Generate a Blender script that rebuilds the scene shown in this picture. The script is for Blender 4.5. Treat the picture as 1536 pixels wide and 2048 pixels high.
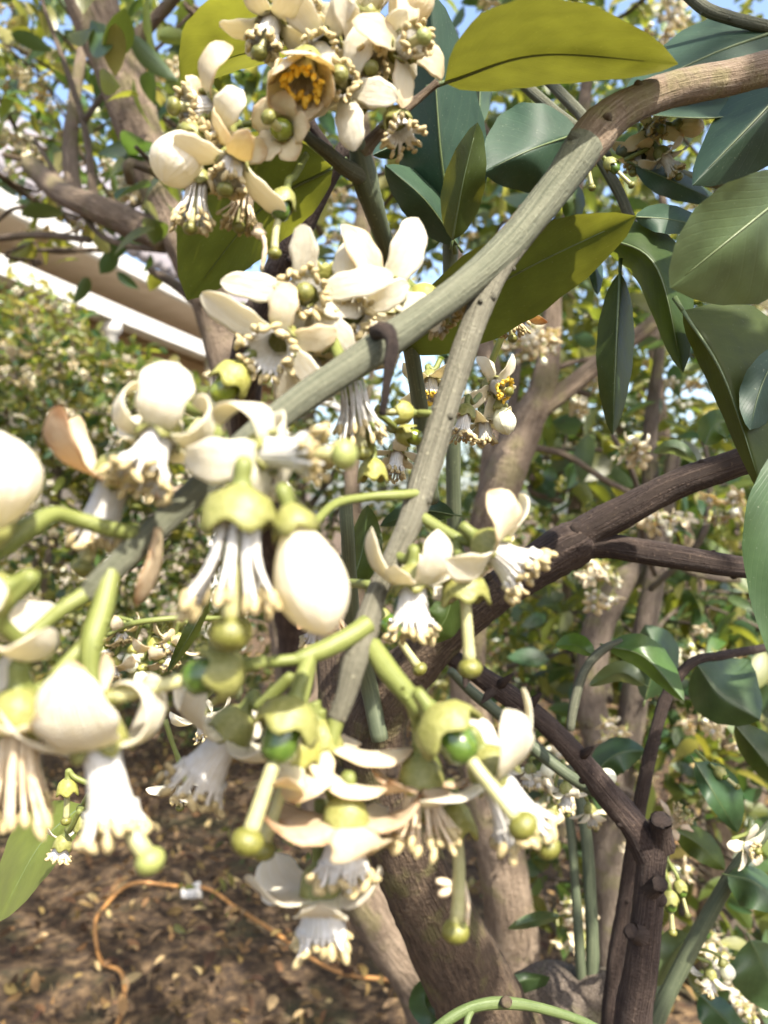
import bpy, math, random
import numpy as np
from mathutils import Vector, Matrix

for o in list(bpy.data.objects):
    bpy.data.objects.remove(o)
R = math.radians
SC = bpy.context.scene
COL = SC.collection

# ------------------------------------------------------------------ camera
F, CX, CY, H = 1578.0, 768.0, 1024.0, 1.45      # focal length in photo pixels, centre, eye height (m)
def W(px, py, d):
    """a point d metres ahead of the camera that shows at photo pixel (px, py)"""
    return Vector(((px - CX) / F * d, d, H + (CY - py) / F * d))
cam = bpy.data.cameras.new('camera')
cam.sensor_fit = 'VERTICAL'
cam.sensor_height = 36.0
cam.sensor_width = 27.0
cam.lens = 36.0 * F / 2048.0
cam.clip_start, cam.clip_end = 0.01, 3000
cam.dof.use_dof = True
cam.dof.focus_distance = 0.40
cam.dof.aperture_fstop = cam.lens / 2.8
camo = bpy.data.objects.new('camera', cam)
COL.objects.link(camo)
camo.location = (0, 0, H)
camo.rotation_euler = (R(90), 0, 0)
SC.camera = camo

# ------------------------------------------------------------------ sky, sun, exposure
SUN = Vector((0.36, -0.58, 0.82)).normalized()
world = bpy.data.worlds.new('World')
SC.world = world
world.use_nodes = True
wn = world.node_tree
wn.nodes.clear()
sky = wn.nodes.new('ShaderNodeTexSky')
sky.sky_type = 'NISHITA'
sky.sun_disc = False
sky.sun_elevation = math.asin(SUN.z)
sky.sun_rotation = math.atan2(SUN.x, SUN.y)
sky.air_density, sky.dust_density, sky.ozone_density = 1.0, 3.2, 1.0
bg = wn.nodes.new('ShaderNodeBackground')
bg.inputs['Strength'].default_value = 0.15
wo = wn.nodes.new('ShaderNodeOutputWorld')
wn.links.new(sky.outputs[0], bg.inputs[0])
wn.links.new(bg.outputs[0], wo.inputs[0])
sl = bpy.data.lights.new('sun', 'SUN')
sl.energy = 4.6
sl.angle = R(0.53)
sl.color = (1.0, 0.93, 0.82)
so = bpy.data.objects.new('sun', sl)
COL.objects.link(so)
so.location = (3, -3, 8)
so.rotation_euler = SUN.to_track_quat('Z', 'Y').to_euler()
SC.view_settings.view_transform = 'Standard'
SC.view_settings.look = 'None'
SC.view_settings.exposure = 1.6
SC.view_settings.gamma = 1.0
SC.view_settings.use_curve_mapping = False
SC.render.engine = 'CYCLES'
SC.cycles.use_denoising = True
SC.cycles.max_bounces = 7
SC.cycles.diffuse_bounces = 4
SC.cycles.transmission_bounces = 4
SC.cycles.glossy_bounces = 2
SC.cycles.caustics_reflective = False
SC.cycles.caustics_refractive = False
SC.cycles.sample_clamp_indirect = 6.0

rng = np.random.default_rng(7)
random.seed(7)

# ------------------------------------------------------------------ materials
def new_mat(name):
    m = bpy.data.materials.new(name)
    m.use_nodes = True
    nt = m.node_tree
    nt.nodes.clear()
    return m, nt, nt.nodes.new('ShaderNodeOutputMaterial')

class NT:
    """small node helper"""
    def __init__(s, nt): s.nt = nt
    def n(s, t, **kw):
        nd = s.nt.nodes.new(t)
        for k, v in kw.items(): setattr(nd, k, v)
        return nd
    def l(s, a, b): s.nt.links.new(a, b)
    def val(s, sock, v):
        if hasattr(v, 'is_linked') or isinstance(v, bpy.types.NodeSocket): s.l(v, sock)
        else: sock.default_value = v
    def math(s, op, a, b=0.0, c=None, clamp=False):
        nd = s.n('ShaderNodeMath', operation=op); nd.use_clamp = clamp
        s.val(nd.inputs[0], a); s.val(nd.inputs[1], b)
        if c is not None: s.val(nd.inputs[2], c)
        return nd.outputs[0]
    def mix(s, f, a, b, blend='MIX'):
        nd = s.n('ShaderNodeMix', data_type='RGBA', blend_type=blend)
        s.val(nd.inputs[0], f); s.val(nd.inputs[6], a); s.val(nd.inputs[7], b)
        return nd.outputs[2]
    def noise(s, vec, scale, detail=3.0, rough=0.55):
        nd = s.n('ShaderNodeTexNoise')
        nd.inputs['Scale'].default_value = scale
        nd.inputs['Detail'].default_value = detail
        nd.inputs['Roughness'].default_value = rough
        if vec is not None: s.l(vec, nd.inputs['Vector'])
        return nd.outputs['Fac']
    def ramp(s, f, stops):
        nd = s.n('ShaderNodeValToRGB')
        e = nd.color_ramp.elements
        while len(e) < len(stops): e.new(0.5)
        for el, (p, c) in zip(e, stops):
            el.position = p
            el.color = (*c, 1) if len(c) == 3 else c
        s.l(f, nd.inputs[0])
        return nd.outputs[0]
    def smooth(s, f, a, b):
        nd = s.n('ShaderNodeMapRange', interpolation_type='SMOOTHSTEP')
        s.l(f, nd.inputs[0]); nd.inputs[1].default_value = a; nd.inputs[2].default_value = b
        return nd.outputs[0]
    def bump(s, h, strength, dist):
        nd = s.n('ShaderNodeBump')
        nd.inputs['Strength'].default_value = strength
        nd.inputs['Distance'].default_value = dist
        s.l(h, nd.inputs['Height'])
        return nd.outputs[0]
    def mapping(s, vec, scale):
        nd = s.n('ShaderNodeMapping'); nd.inputs['Scale'].default_value = scale
        s.l(vec, nd.inputs[0]); return nd.outputs[0]

def c3(c): return (*c, 1.0)

def leaf_mat(name, col, trans, tfac=0.45, rough=0.38, vary=0.35, under=None, spec=0.5, veins=0.5):
    m, nt, out = new_mat(name); h = NT(nt)
    uv = h.n('ShaderNodeUVMap').outputs[0]
    sx = h.n('ShaderNodeSeparateXYZ'); h.l(uv, sx.inputs[0])
    u, v = sx.outputs[0], sx.outputs[1]          # u along the midrib, v across (0.5 on the midrib)
    av = h.math('ABSOLUTE', h.math('SUBTRACT', v, 0.5))
    mid = h.math('SUBTRACT', 1.0, h.smooth(av, 0.006, 0.03))
    # side veins: slanted lines
    sl_ = h.math('SUBTRACT', h.math('MULTIPLY', u, 11.0), h.math('MULTIPLY', av, 9.0))
    fr = h.math('ABSOLUTE', h.math('SUBTRACT', h.math('FRACT', sl_), 0.5))
    side = h.math('MULTIPLY', h.math('SUBTRACT', 1.0, h.smooth(fr, 0.02, 0.12)), 0.45)
    vein = h.math('MULTIPLY', h.math('MAXIMUM', mid, side), veins)
    geo = h.n('ShaderNodeNewGeometry')
    oi = h.n('ShaderNodeObjectInfo')
    rnd = h.math('FRACT', h.math('ADD', geo.outputs['Random Per Island'], oi.outputs['Random']))
    rnd2 = h.math('FRACT', h.math('MULTIPLY', rnd, 7.31))
    tc = h.n('ShaderNodeTexCoord').outputs['Object']
    no = h.noise(tc, 60.0, 4.0)
    no2 = h.noise(tc, 900.0, 2.0)
    hs = h.n('ShaderNodeHueSaturation')
    hs.inputs['Color'].default_value = c3(col)
    h.l(h.math('MULTIPLY_ADD', h.math('SUBTRACT', rnd2, 0.5), 0.10 * vary / 0.35, 0.5), hs.inputs['Hue'])
    h.l(h.math('MULTIPLY_ADD', h.math('SUBTRACT', rnd, 0.5), 2 * vary, h.math('MULTIPLY_ADD', no, 0.9, 0.55)), hs.inputs['Value'])
    base = h.mix(h.math('MULTIPLY', vein, 0.55), hs.outputs[0], c3((col[0] * 2.6 + .05, col[1] * 2.0 + .05, col[2] * 1.8 + .02)))
    # pale specks
    base = h.mix(h.math('MULTIPLY', h.smooth(no2, 0.66, 0.76), 0.45), base, c3((0.30, 0.33, 0.22)))
    if under is None: under = (col[0] * 1.7 + .02, col[1] * 1.5 + .02, col[2] * 1.5 + .015)
    base2 = h.mix(geo.outputs['Backfacing'], base, h.mix(0.6, base, c3(under)))
    pb = h.n('ShaderNodeBsdfPrincipled')
    h.l(base2, pb.inputs['Base Color'])
    h.l(h.math('MULTIPLY_ADD', no, 0.18, rough - 0.09), pb.inputs['Roughness'])
    pb.inputs['Specular IOR Level'].default_value = spec
    tb = h.n('ShaderNodeBsdfTranslucent')
    hs2 = h.n('ShaderNodeHueSaturation')
    hs2.inputs['Color'].default_value = c3(trans)
    h.l(h.math('MULTIPLY_ADD', h.math('SUBTRACT', rnd2, 0.5), 0.05, 0.5), hs2.inputs['Hue'])
    h.l(h.math('SUBTRACT', h.math('MULTIPLY_ADD', no, 1.0, 0.5), h.math('MULTIPLY', vein, 0.25)), hs2.inputs['Value'])
    h.l(hs2.outputs[0], tb.inputs[0])
    mx = h.n('ShaderNodeMixShader'); mx.inputs[0].default_value = tfac
    h.l(pb.outputs[0], mx.inputs[1]); h.l(tb.outputs[0], mx.inputs[2])
    hb = h.math('ADD', h.math('MULTIPLY', vein, -0.8), h.math('MULTIPLY', no, 0.5))
    bn = h.bump(hb, 0.45, 0.0012)
    h.l(bn, pb.inputs['Normal'])
    h.l(mx.outputs[0], out.inputs[0])
    return m

def petal_mat(name, col, trans, tip=None, tipamt=0.0, base_green=0.25, tfac=0.42, blotch=0.0):
    m, nt, out = new_mat(name); h = NT(nt)
    uv = h.n('ShaderNodeUVMap').outputs[0]
    sx = h.n('ShaderNodeSeparateXYZ'); h.l(uv, sx.inputs[0])
    u, v = sx.outputs[0], sx.outputs[1]
    tc = h.n('ShaderNodeTexCoord').outputs['Object']
    oi = h.n('ShaderNodeObjectInfo').outputs['Random']
    no = h.noise(tc, 220.0, 3.0)
    st = h.noise(h.mapping(uv, (1.5, 26.0, 1.0)), 1.0, 3.0)
    c = h.mix(h.math('MULTIPLY', h.smooth(st, .3, .7), 0.75), c3(col), c3((col[0] * .90, col[1] * .86, col[2] * .72)))
    c = h.mix(h.math('MULTIPLY', h.math('SUBTRACT', 1.0, h.smooth(u, 0.0, 0.35)), base_green), c, c3((0.62, 0.66, 0.30)))
    if tip is not None:
        t = h.smooth(h.math('ADD', u, h.math('MULTIPLY', h.math('SUBTRACT', no, 0.5), 0.5)), 0.72, 1.0)
        ed = h.smooth(h.math('ADD', h.math('ABSOLUTE', h.math('SUBTRACT', v, 0.5)), h.math('MULTIPLY', h.math('SUBTRACT', no, 0.5), 0.3)), 0.38, 0.52)
        t = h.math('MULTIPLY', h.math('MAXIMUM', t, h.math('MULTIPLY', ed, 0.7)), tipamt)
        c = h.mix(t, c, c3(tip))
        if blotch:
            c = h.mix(h.math('MULTIPLY', h.smooth(no, 0.52, 0.66), blotch), c, c3(tip))
    pb = h.n('ShaderNodeBsdfPrincipled')
    h.l(c, pb.inputs['Base Color'])
    pb.inputs['Roughness'].default_value = 0.42
    pb.inputs['Specular IOR Level'].default_value = 0.35
    bn = h.bump(h.math('ADD', st, h.math('MULTIPLY', no, 0.6)), 0.6, 0.0016)
    h.l(bn, pb.inputs['Normal'])
    tb = h.n('ShaderNodeBsdfTranslucent'); h.l(h.mix(1.0, c, c3(trans), 'MULTIPLY'), tb.inputs[0])
    mx = h.n('ShaderNodeMixShader'); mx.inputs[0].default_value = tfac
    h.l(pb.outputs[0], mx.inputs[1]); h.l(tb.outputs[0], mx.inputs[2])
    h.l(mx.outputs[0], out.inputs[0])
    return m

def plain_mat(name, col, col2, scale=300.0, rough=0.5, bump=0.3, bdist=0.0005, trans=0.0, spec=0.5, coat=0.0):
    m, nt, out = new_mat(name); h = NT(nt)
    tc = h.n('ShaderNodeTexCoord').outputs['Object']
    no = h.noise(tc, scale, 4.0)
    c = h.mix(h.smooth(no, 0.3, 0.7), c3(col), c3(col2))
    pb = h.n('ShaderNodeBsdfPrincipled')
    h.l(c, pb.inputs['Base Color'])
    pb.inputs['Roughness'].default_value = rough
    pb.inputs['Specular IOR Level'].default_value = spec
    pb.inputs['Coat Weight'].default_value = coat
    pb.inputs['Coat Roughness'].default_value = 0.15
    h.l(h.bump(no, bump, bdist), pb.inputs['Normal'])
    if trans:
        tb = h.n('ShaderNodeBsdfTranslucent'); h.l(c, tb.inputs[0])
        mx = h.n('ShaderNodeMixShader'); mx.inputs[0].default_value = trans
        h.l(pb.outputs[0], mx.inputs[1]); h.l(tb.outputs[0], mx.inputs[2])
        h.l(mx.outputs[0], out.inputs[0])
    else:
        h.l(pb.outputs[0], out.inputs[0])
    return m

def bark_mat(name, dark, mid, pale, around=6.0, along=30.0, pits=220.0, bump=0.7, bdist=0.002, rough=0.85, moss=0.0, fleck=0.35, patch=0.4):
    """uv: x once round the stem, y metres along it"""
    m, nt, out = new_mat(name); h = NT(nt)
    uv = h.n('ShaderNodeUVMap').outputs[0]
    tc = h.n('ShaderNodeTexCoord').outputs['Object']
    sx = h.n('ShaderNodeSeparateXYZ'); h.l(uv, sx.inputs[0])
    ang = h.math('MULTIPLY', sx.outputs[0], 2 * math.pi)
    cb = h.n('ShaderNodeCombineXYZ')
    h.l(h.math('MULTIPLY', h.math('COSINE', ang), around), cb.inputs[0])
    h.l(h.math('MULTIPLY', h.math('SINE', ang), around), cb.inputs[1])
    h.l(h.math('MULTIPLY', sx.outputs[1], along), cb.inputs[2])
    grain = h.noise(cb.outputs[0], 1.0, 6.0, 0.65)
    pit = h.noise(tc, pits, 3.0, 0.6)
    big = h.noise(tc, pits * 0.07, 3.0, 0.6)
    c = h.ramp(grain, [(0.30, dark), (0.52, mid), (0.72, pale)])
    c = h.mix(h.math('MULTIPLY', h.smooth(big, 0.42, 0.68), patch), c, c3(pale))
    c = h.mix(h.math('MULTIPLY', h.smooth(pit, 0.62, 0.72), fleck), c, c3((pale[0] * 1.6, pale[1] * 1.6, pale[2] * 1.5)))
    c = h.mix(h.math('MULTIPLY', h.math('SUBTRACT', 1.0, h.smooth(pit, 0.25, 0.36)), 0.6), c, c3((dark[0] * .6, dark[1] * .6, dark[2] * .6)))
    if moss:
        mz = h.noise(tc, pits * 0.12, 4.0)
        c = h.mix(h.math('MULTIPLY', h.smooth(mz, 0.5, 0.66), moss), c, c3((0.17, 0.17, 0.05)))
    pb = h.n('ShaderNodeBsdfPrincipled')
    h.l(c, pb.inputs['Base Color'])
    pb.inputs['Roughness'].default_value = rough
    pb.inputs['Specular IOR Level'].default_value = 0.3
    hh = h.math('ADD', grain, h.math('MULTIPLY', pit, 0.5))
    h.l(h.bump(hh, bump, bdist), pb.inputs['Normal'])
    h.l(pb.outputs[0], out.inputs[0])
    return m

M = {}
# leaves
M['leaf_sunny'] = leaf_mat('leaf_sunny', (0.036, 0.057, 0.012), (0.100, 0.108, 0.010), 0.46, 0.42, 0.12, veins=.18)
M['leaf_olive'] = leaf_mat('leaf_olive', (0.040, 0.066, 0.014), (0.15, 0.16, 0.016), 0.45, 0.52, 0.12, spec=.3, veins=.2)
M['leaf_deep'] = leaf_mat('leaf_deep', (0.024, 0.052, 0.030), (0.06, 0.10, 0.02), 0.28, 0.55, 0.12, spec=0.4, veins=0.22)
M['leaf_glow'] = leaf_mat('leaf_glow', (0.045, 0.075, 0.014), (0.145, 0.16, 0.016), 0.52, 0.5, 0.12, spec=.3, veins=.2)  # raised translucent colour stands in for sunlight through leaves lying in shade
M['leaf_green'] = leaf_mat('leaf_green', (0.034, 0.072, 0.026), (0.09, 0.15, 0.02), 0.32, 0.45, 0.15, spec=0.5, veins=.25)
M['leaf_pale'] = leaf_mat('leaf_pale', (0.085, 0.13, 0.055), (0.17, 0.21, 0.05), 0.35, 0.45, 0.10, spec=0.6, veins=.18)
M['leaf_fresh'] = leaf_mat('leaf_fresh', (0.045, 0.10, 0.02), (0.16, 0.25, 0.025), 0.42, 0.38, 0.15, veins=.25)
M['crown_leaf'] = leaf_mat('crown_leaf', (0.07, 0.105, 0.024), (0.32, 0.34, 0.035), 0.48, 0.40, 0.40, spec=0.6)
M['crown_leaf_deep'] = leaf_mat('crown_leaf_deep', (0.032, 0.07, 0.026), (0.14, 0.21, 0.028), 0.34, 0.34, 0.40, spec=0.6)
M['crown_leaf_light'] = leaf_mat('crown_leaf_light', (0.17, 0.18, 0.055), (0.46, 0.43, 0.08), 0.45, 0.38, 0.35, spec=0.6)
M['litter'] = leaf_mat('litter', (0.19, 0.12, 0.05), (0.20, 0.12, 0.04), 0.2, 0.8, 0.16, spec=0.2, veins=.1)
M['litter_dark'] = leaf_mat('litter_dark', (0.055, 0.033, 0.018), (0.08, 0.05, 0.02), 0.1, 0.85, 0.16, spec=0.2, veins=.1)
M['litter_pale'] = leaf_mat('litter_pale', (0.36, 0.26, 0.13), (0.30, 0.2, 0.08), 0.2, 0.8, 0.14, spec=0.2, veins=.1)
# petals
M['petal'] = petal_mat('petal', (0.84, 0.81, 0.71), (0.98, 0.93, 0.76))
M['petal_cream'] = petal_mat('petal_cream', (0.83, 0.77, 0.60), (0.98, 0.90, 0.66), (0.62, 0.42, 0.20), 0.5)
M['petal_wilted'] = petal_mat('petal_wilted', (0.74, 0.62, 0.45), (0.95, 0.80, 0.55), (0.42, 0.22, 0.09), 0.85, 0.1, blotch=0.25)
M['bud'] = petal_mat('bud', (0.80, 0.81, 0.66), (0.95, 0.95, 0.75), None, 0, 0.7, 0.15)
M['filament'] = plain_mat('filament', (0.66, 0.65, 0.62), (0.58, 0.55, 0.48), 400, 0.45, 0.2, trans=0.25)
M['filament_dry'] = plain_mat('filament_dry', (0.72, 0.62, 0.45), (0.60, 0.46, 0.28), 400, 0.55, 0.3, trans=0.2)
M['anther'] = plain_mat('anther', (0.33, 0.26, 0.12), (0.44, 0.36, 0.19), 900, 0.7, 0.6)
M['anther_yellow'] = plain_mat('anther_yellow', (0.80, 0.50, 0.03), (0.85, 0.62, 0.10), 900, 0.7, 0.6)
M['calyx'] = plain_mat('calyx', (0.195, 0.198, 0.050), (0.265, 0.262, 0.085), 700, 0.45, 0.6, 0.0006, trans=0.18)
M['calyx_lime'] = plain_mat('calyx_lime', (0.28, 0.275, 0.055), (0.35, 0.335, 0.095), 700, 0.45, 0.6, 0.0006, trans=0.22)
M['ovary'] = plain_mat('ovary', (0.045, 0.088, 0.012), (0.075, 0.125, 0.018), 500, 0.22, 0.25, coat=0.4)
M['ovary_lime'] = plain_mat('ovary_lime', (0.12, 0.155, 0.012), (0.17, 0.20, 0.02), 500, 0.22, 0.2, coat=0.4)
M['style'] = plain_mat('style', (0.38, 0.37, 0.165), (0.44, 0.42, 0.215), 500, 0.4, 0.2, trans=0.15)
M['stigma'] = plain_mat('stigma', (0.105, 0.108, 0.018), (0.16, 0.155, 0.03), 900, 0.45, 0.7, coat=0.08)
M['stigma_pale'] = plain_mat('stigma_pale', (0.19, 0.215, 0.055), (0.25, 0.27, 0.085), 900, 0.45, 0.7, coat=0.08)
# stems and bark
M['stem_green'] = bark_mat('stem_green', (0.045, 0.050, 0.030), (0.095, 0.100, 0.064), (0.16, 0.16, 0.108), 5, 14, 520, 0.8, 0.0022, 0.65, fleck=0.4, patch=0.22)
M['stem_grey'] = bark_mat('stem_grey', (0.058, 0.054, 0.035), (0.125, 0.117, 0.083), (0.20, 0.19, 0.138), 5, 24, 560, 0.9, 0.0022, 0.75, fleck=0.7, patch=0.3)
M['stem_brown'] = bark_mat('stem_brown', (0.09, 0.062, 0.036), (0.17, 0.122, 0.08), (0.27, 0.21, 0.15), 5, 34, 420, 1.0, 0.003, 0.85, fleck=0.5, moss=0.35)
M['stem_young'] = bark_mat('stem_young', (0.085, 0.105, 0.024), (0.135, 0.155, 0.040), (0.20, 0.215, 0.07), 4, 10, 600, 0.3, 0.0006, 0.45, fleck=0.25, patch=0.3)
M['stem_shoot'] = bark_mat('stem_shoot', (0.05, 0.075, 0.022), (0.08, 0.112, 0.036), (0.12, 0.15, 0.06), 4, 14, 600, 0.4, 0.001, 0.45, fleck=0.3, patch=0.3)
M['midrib'] = plain_mat('midrib', (0.075, 0.105, 0.035), (0.095, 0.125, 0.045), 500, .45, .2)
M['stem_dark_green'] = bark_mat('stem_dark_green', (0.045, 0.058, 0.035), (0.075, 0.09, 0.052), (0.13, 0.145, 0.085), 4, 16, 600, 0.4, 0.0006, 0.55, fleck=0.5, patch=0.2)
M['bark_dark'] = bark_mat('bark_dark', (0.022, 0.014, 0.012), (0.050, 0.034, 0.028), (0.14, 0.10, 0.075), 8, 30, 420, 1.0, 0.005, 0.8, fleck=0.5, patch=0.25)
M['bark_brown'] = bark_mat('bark_brown', (0.032, 0.021, 0.014), (0.078, 0.054, 0.036), (0.15, 0.105, 0.066), 9, 60, 300, 1.0, 0.007, 0.9, moss=0.35, fleck=0.35)
M['bark_grey'] = bark_mat('bark_grey', (0.07, 0.055, 0.042), (0.14, 0.11, 0.085), (0.25, 0.205, 0.155), 8, 40, 180, 1.0, 0.010, 0.9, moss=0.35, fleck=0.4)
M['bark_tan'] = bark_mat('bark_tan', (0.075, 0.055, 0.038), (0.175, 0.13, 0.09), (0.29, 0.225, 0.16), 6, 24, 130, 1.0, 0.012, 0.9, moss=0.35, fleck=0.4, patch=.5)
M['cut_wood'] = plain_mat('cut_wood', (0.045, 0.034, 0.026), (0.085, 0.066, 0.05), 900, 0.85, 0.8)

# ------------------------------------------------------------------ mesh building
WM = {}                              # world translation of every object made here
class MB:
    def __init__(s):
        s.v, s.f, s.uv, s.mi, s.n = [], [], [], [], 0
    def add(s, v, f, uv, mi=0):
        v = np.asarray(v, float).reshape(-1, 3)
        s.v.append(v); s.uv.append(np.asarray(uv, float).reshape(-1, 2))
        for q in f: s.f.append(tuple(int(i) + s.n for i in q)); s.mi.append(mi)
        s.n += len(v)
    def grid(s, P, mi=0, close_j=False, uv=None, flip=False):
        """P: (n, m, 3) rows of points joined to quads; close_j wraps the second index"""
        P = np.asarray(P, float); n, m, _ = P.shape
        if uv is None:
            a, b = np.meshgrid(np.linspace(0, 1, n), np.linspace(0, 1, m), indexing='ij')
            uv = np.stack([a, b], -1)
        f = []
        for i in range(n - 1):
            for j in range(m if close_j else m - 1):
                k = (j + 1) % m
                q = (i * m + j, i * m + k, (i + 1) * m + k, (i + 1) * m + j)
                f.append(q[::-1] if flip else q)
        s.add(P.reshape(-1, 3), f, uv.reshape(-1, 2), mi)
    def tube(s, pts, rad, sides=10, mi=0, bump=0.0, cap=True, ribs=0, rib=0.0):
        pts = np.asarray(pts, float); n = len(pts)
        rad = np.broadcast_to(np.asarray(rad, float), (n,)).copy()
        T = np.gradient(pts, axis=0); T /= np.linalg.norm(T, axis=1)[:, None] + 1e-12
        up = np.array([0, 0, 1.0]) if abs(T[0][2]) < 0.9 else np.array([1.0, 0, 0])
        N = np.cross(T[0], up); N /= np.linalg.norm(N)
        L = np.concatenate([[0], np.cumsum(np.linalg.norm(np.diff(pts, axis=0), axis=1))])
        P = np.zeros((n, sides, 3)); UV = np.zeros((n, sides, 2))
        a = np.arange(sides) / sides * 2 * np.pi
        ph = rng.uniform(0, 6, 6)
        for i in range(n):
            N = N - T[i] * np.dot(N, T[i]); N /= np.linalg.norm(N)
            B = np.cross(T[i], N)
            r = rad[i] * np.ones(sides)
            if bump:
                x = L[i] / max(rad.mean(), 1e-6)
                r = r * (1 + bump * (0.5 * np.sin(a * 2 + x * .45 + ph[0]) + .35 * np.sin(a * 3 - x * .8 + ph[1]) + .4 * np.sin(x * .9 + ph[2]) + .3 * np.sin(a * 5 + x * 1.7 + ph[3])) + bump * .35 * rng.standard_normal(sides))
            if ribs: r = r * (1 + rib * np.cos(ribs * a))
            P[i] = pts[i] + np.outer(np.cos(a) * r, N) + np.outer(np.sin(a) * r, B)
            UV[i, :, 0] = np.arange(sides) / sides; UV[i, :, 1] = L[i]
        s.grid(P, mi, True, UV)
        if cap:
            b = s.n - n * sides
            for i, ring in ((0, -1), (n - 1, 1)):
                c = pts[i] + T[i] * rad[i] * 0.35 * ring
                s.add([c], [], [(0, L[i])])
                ci = s.n - 1
                for j in range(sides):
                    p, q = b + i * sides + j, b + i * sides + (j + 1) % sides
                    s.f.append((q, p, ci) if ring < 0 else (p, q, ci)); s.mi.append(mi)
    def ball(s, c, rx, axis=None, rz=None, mi=0, seg=10, rings=7, dent=0.0):
        c = np.asarray(c, float); rz = rx if rz is None else rz
        ax = np.array([0, 0, 1.0]) if axis is None else np.asarray(axis, float) / np.linalg.norm(axis)
        t = np.array([1.0, 0, 0]) if abs(ax[0]) < .8 else np.array([0, 1.0, 0])
        N = np.cross(ax, t); N /= np.linalg.norm(N); B = np.cross(ax, N)
        th = np.linspace(0.02, np.pi - 0.02, rings); a = np.arange(seg) / seg * 2 * np.pi
        rr = (np.sin(th) * rx)[:, None] * (1 + dent * rng.standard_normal((rings, seg)))
        P = c + (np.cos(th) * -rz)[:, None, None] * ax + (rr * np.cos(a))[..., None] * N + (rr * np.sin(a))[..., None] * B
        s.grid(P, mi, True, flip=True)
    def build(s, name, mats, parent=None, origin=None, smooth=True):
        V = np.concatenate(s.v) if s.v else np.zeros((0, 3))
        UV = np.concatenate(s.uv) if s.uv else np.zeros((0, 2))
        origin = Vector((0, 0, 0)) if origin is None else Vector(origin)
        me = raw_mesh(name, V - np.array(origin), s.f, UV, s.mi, smooth)
        if not isinstance(mats, (list, tuple)): mats = [mats]
        for m in mats: me.materials.append(M[m] if isinstance(m, str) else m)
        return place(name, me, parent, origin)

def raw_mesh(name, V, faces, UV, mi, smooth=True):
    me = bpy.data.meshes.new(name)
    lens = np.fromiter((len(q) for q in faces), int, len(faces))
    flat = np.fromiter((i for q in faces for i in q), int, int(lens.sum()))
    return raw_mesh_np(me, V, flat, lens, UV, np.asarray(mi, int), smooth)

def raw_mesh_np(me, V, flat, lens, UV, mi, smooth=True):
    me.vertices.add(len(V)); me.vertices.foreach_set('co', np.ascontiguousarray(V, dtype=np.float32).ravel())
    me.loops.add(len(flat)); me.loops.foreach_set('vertex_index', flat.astype(np.int32))
    me.polygons.add(len(lens))
    st = np.concatenate([[0], np.cumsum(lens)[:-1]]).astype(np.int32)
    me.polygons.foreach_set('loop_start', st)
    me.polygons.foreach_set('material_index', mi.astype(np.int32))
    me.polygons.foreach_set('use_smooth', np.full(len(lens), smooth, dtype=bool))
    ul = me.uv_layers.new(name='UVMap')
    ul.data.foreach_set('uv', UV[flat].astype(np.float32).ravel())
    me.update(); me.validate()
    return me

def place(name, data, parent=None, origin=(0, 0, 0), rot=None, scale=None):
    o = bpy.data.objects.new(name, data)
    COL.objects.link(o)
    origin = Vector(origin)
    WM[o.name] = origin
    if parent is not None:
        o.parent = parent
        o.location = origin - WM[parent.name]
    else:
        o.location = origin
    if rot is not None:
        o.rotation_mode = 'QUATERNION'; o.rotation_quaternion = rot
    if scale is not None: o.scale = scale
    return o

def thing(name, label, cat, loc, group=None):
    o = place(name, None, None, loc)
    o.empty_display_size = 0.05
    return tag(o, label, cat, group)

def tag(o, label=None, cat=None, group=None, kind=None):
    if label: o['label'] = label
    if cat: o['category'] = cat
    if group: o['group'] = group
    if kind: o['kind'] = kind
    return o

def spline(pts, n):
    """Catmull-Rom through rows of numbers, n points in all"""
    P = np.asarray(pts, float)
    if len(P) == 2:
        t = np.linspace(0, 1, n)[:, None]; return P[0] * (1 - t) + P[1] * t
    Q = np.vstack([2 * P[0] - P[1], P, 2 * P[-1] - P[-2]])
    out = []
    for u in np.linspace(0, len(P) - 1 - 1e-9, n):
        i = int(u); t = u - i
        a, b, c, d = Q[i], Q[i + 1], Q[i + 2], Q[i + 3]
        out.append(.5 * ((2 * b) + (c - a) * t + (2 * a - 5 * b + 4 * c - d) * t * t + (-a + 3 * b - 3 * c + d) * t ** 3))
    return np.array(out)

def px_line(spec, n):
    """spec rows (px, py, depth, radius px) -> points, radii in metres"""
    S = spline(spec, n)
    P = np.array([W(a, b, c) for a, b, c, _ in S])
    return P, np.maximum(S[:, 3], 1.0) / F * S[:, 2]

def stem(name, spec, mat, parent, sides=12, n=None, bump=0.03, knots=0, cut=False):
    n = n or max(8, len(spec) * 7)
    P, r = px_line(spec, n)
    mb = MB()
    mb.tube(P, r, sides, 0, bump)
    for _ in range(knots):
        i = int(rng.integers(2, n - 2)); d = rng.standard_normal(3)
        t = P[i + 1] - P[i - 1]; t /= np.linalg.norm(t); d -= t * np.dot(d, t); d /= np.linalg.norm(d)
        mb.ball(P[i] + d * r[i] * .85, r[i] * rng.uniform(.22, .42), d + t * .5, r[i] * rng.uniform(.3, .5), 0, 8, 6, .12)
    return mb.build(name, mat, parent, P[0])

# ------------------------------------------------------------------ leaf
def leaf_width(s, blunt=0.5):
    return np.sin(np.pi * np.clip(s, 0, 1) ** 0.97) ** (0.66) * (1 - 0.25 * (s - .4) * (1 - blunt))

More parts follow.
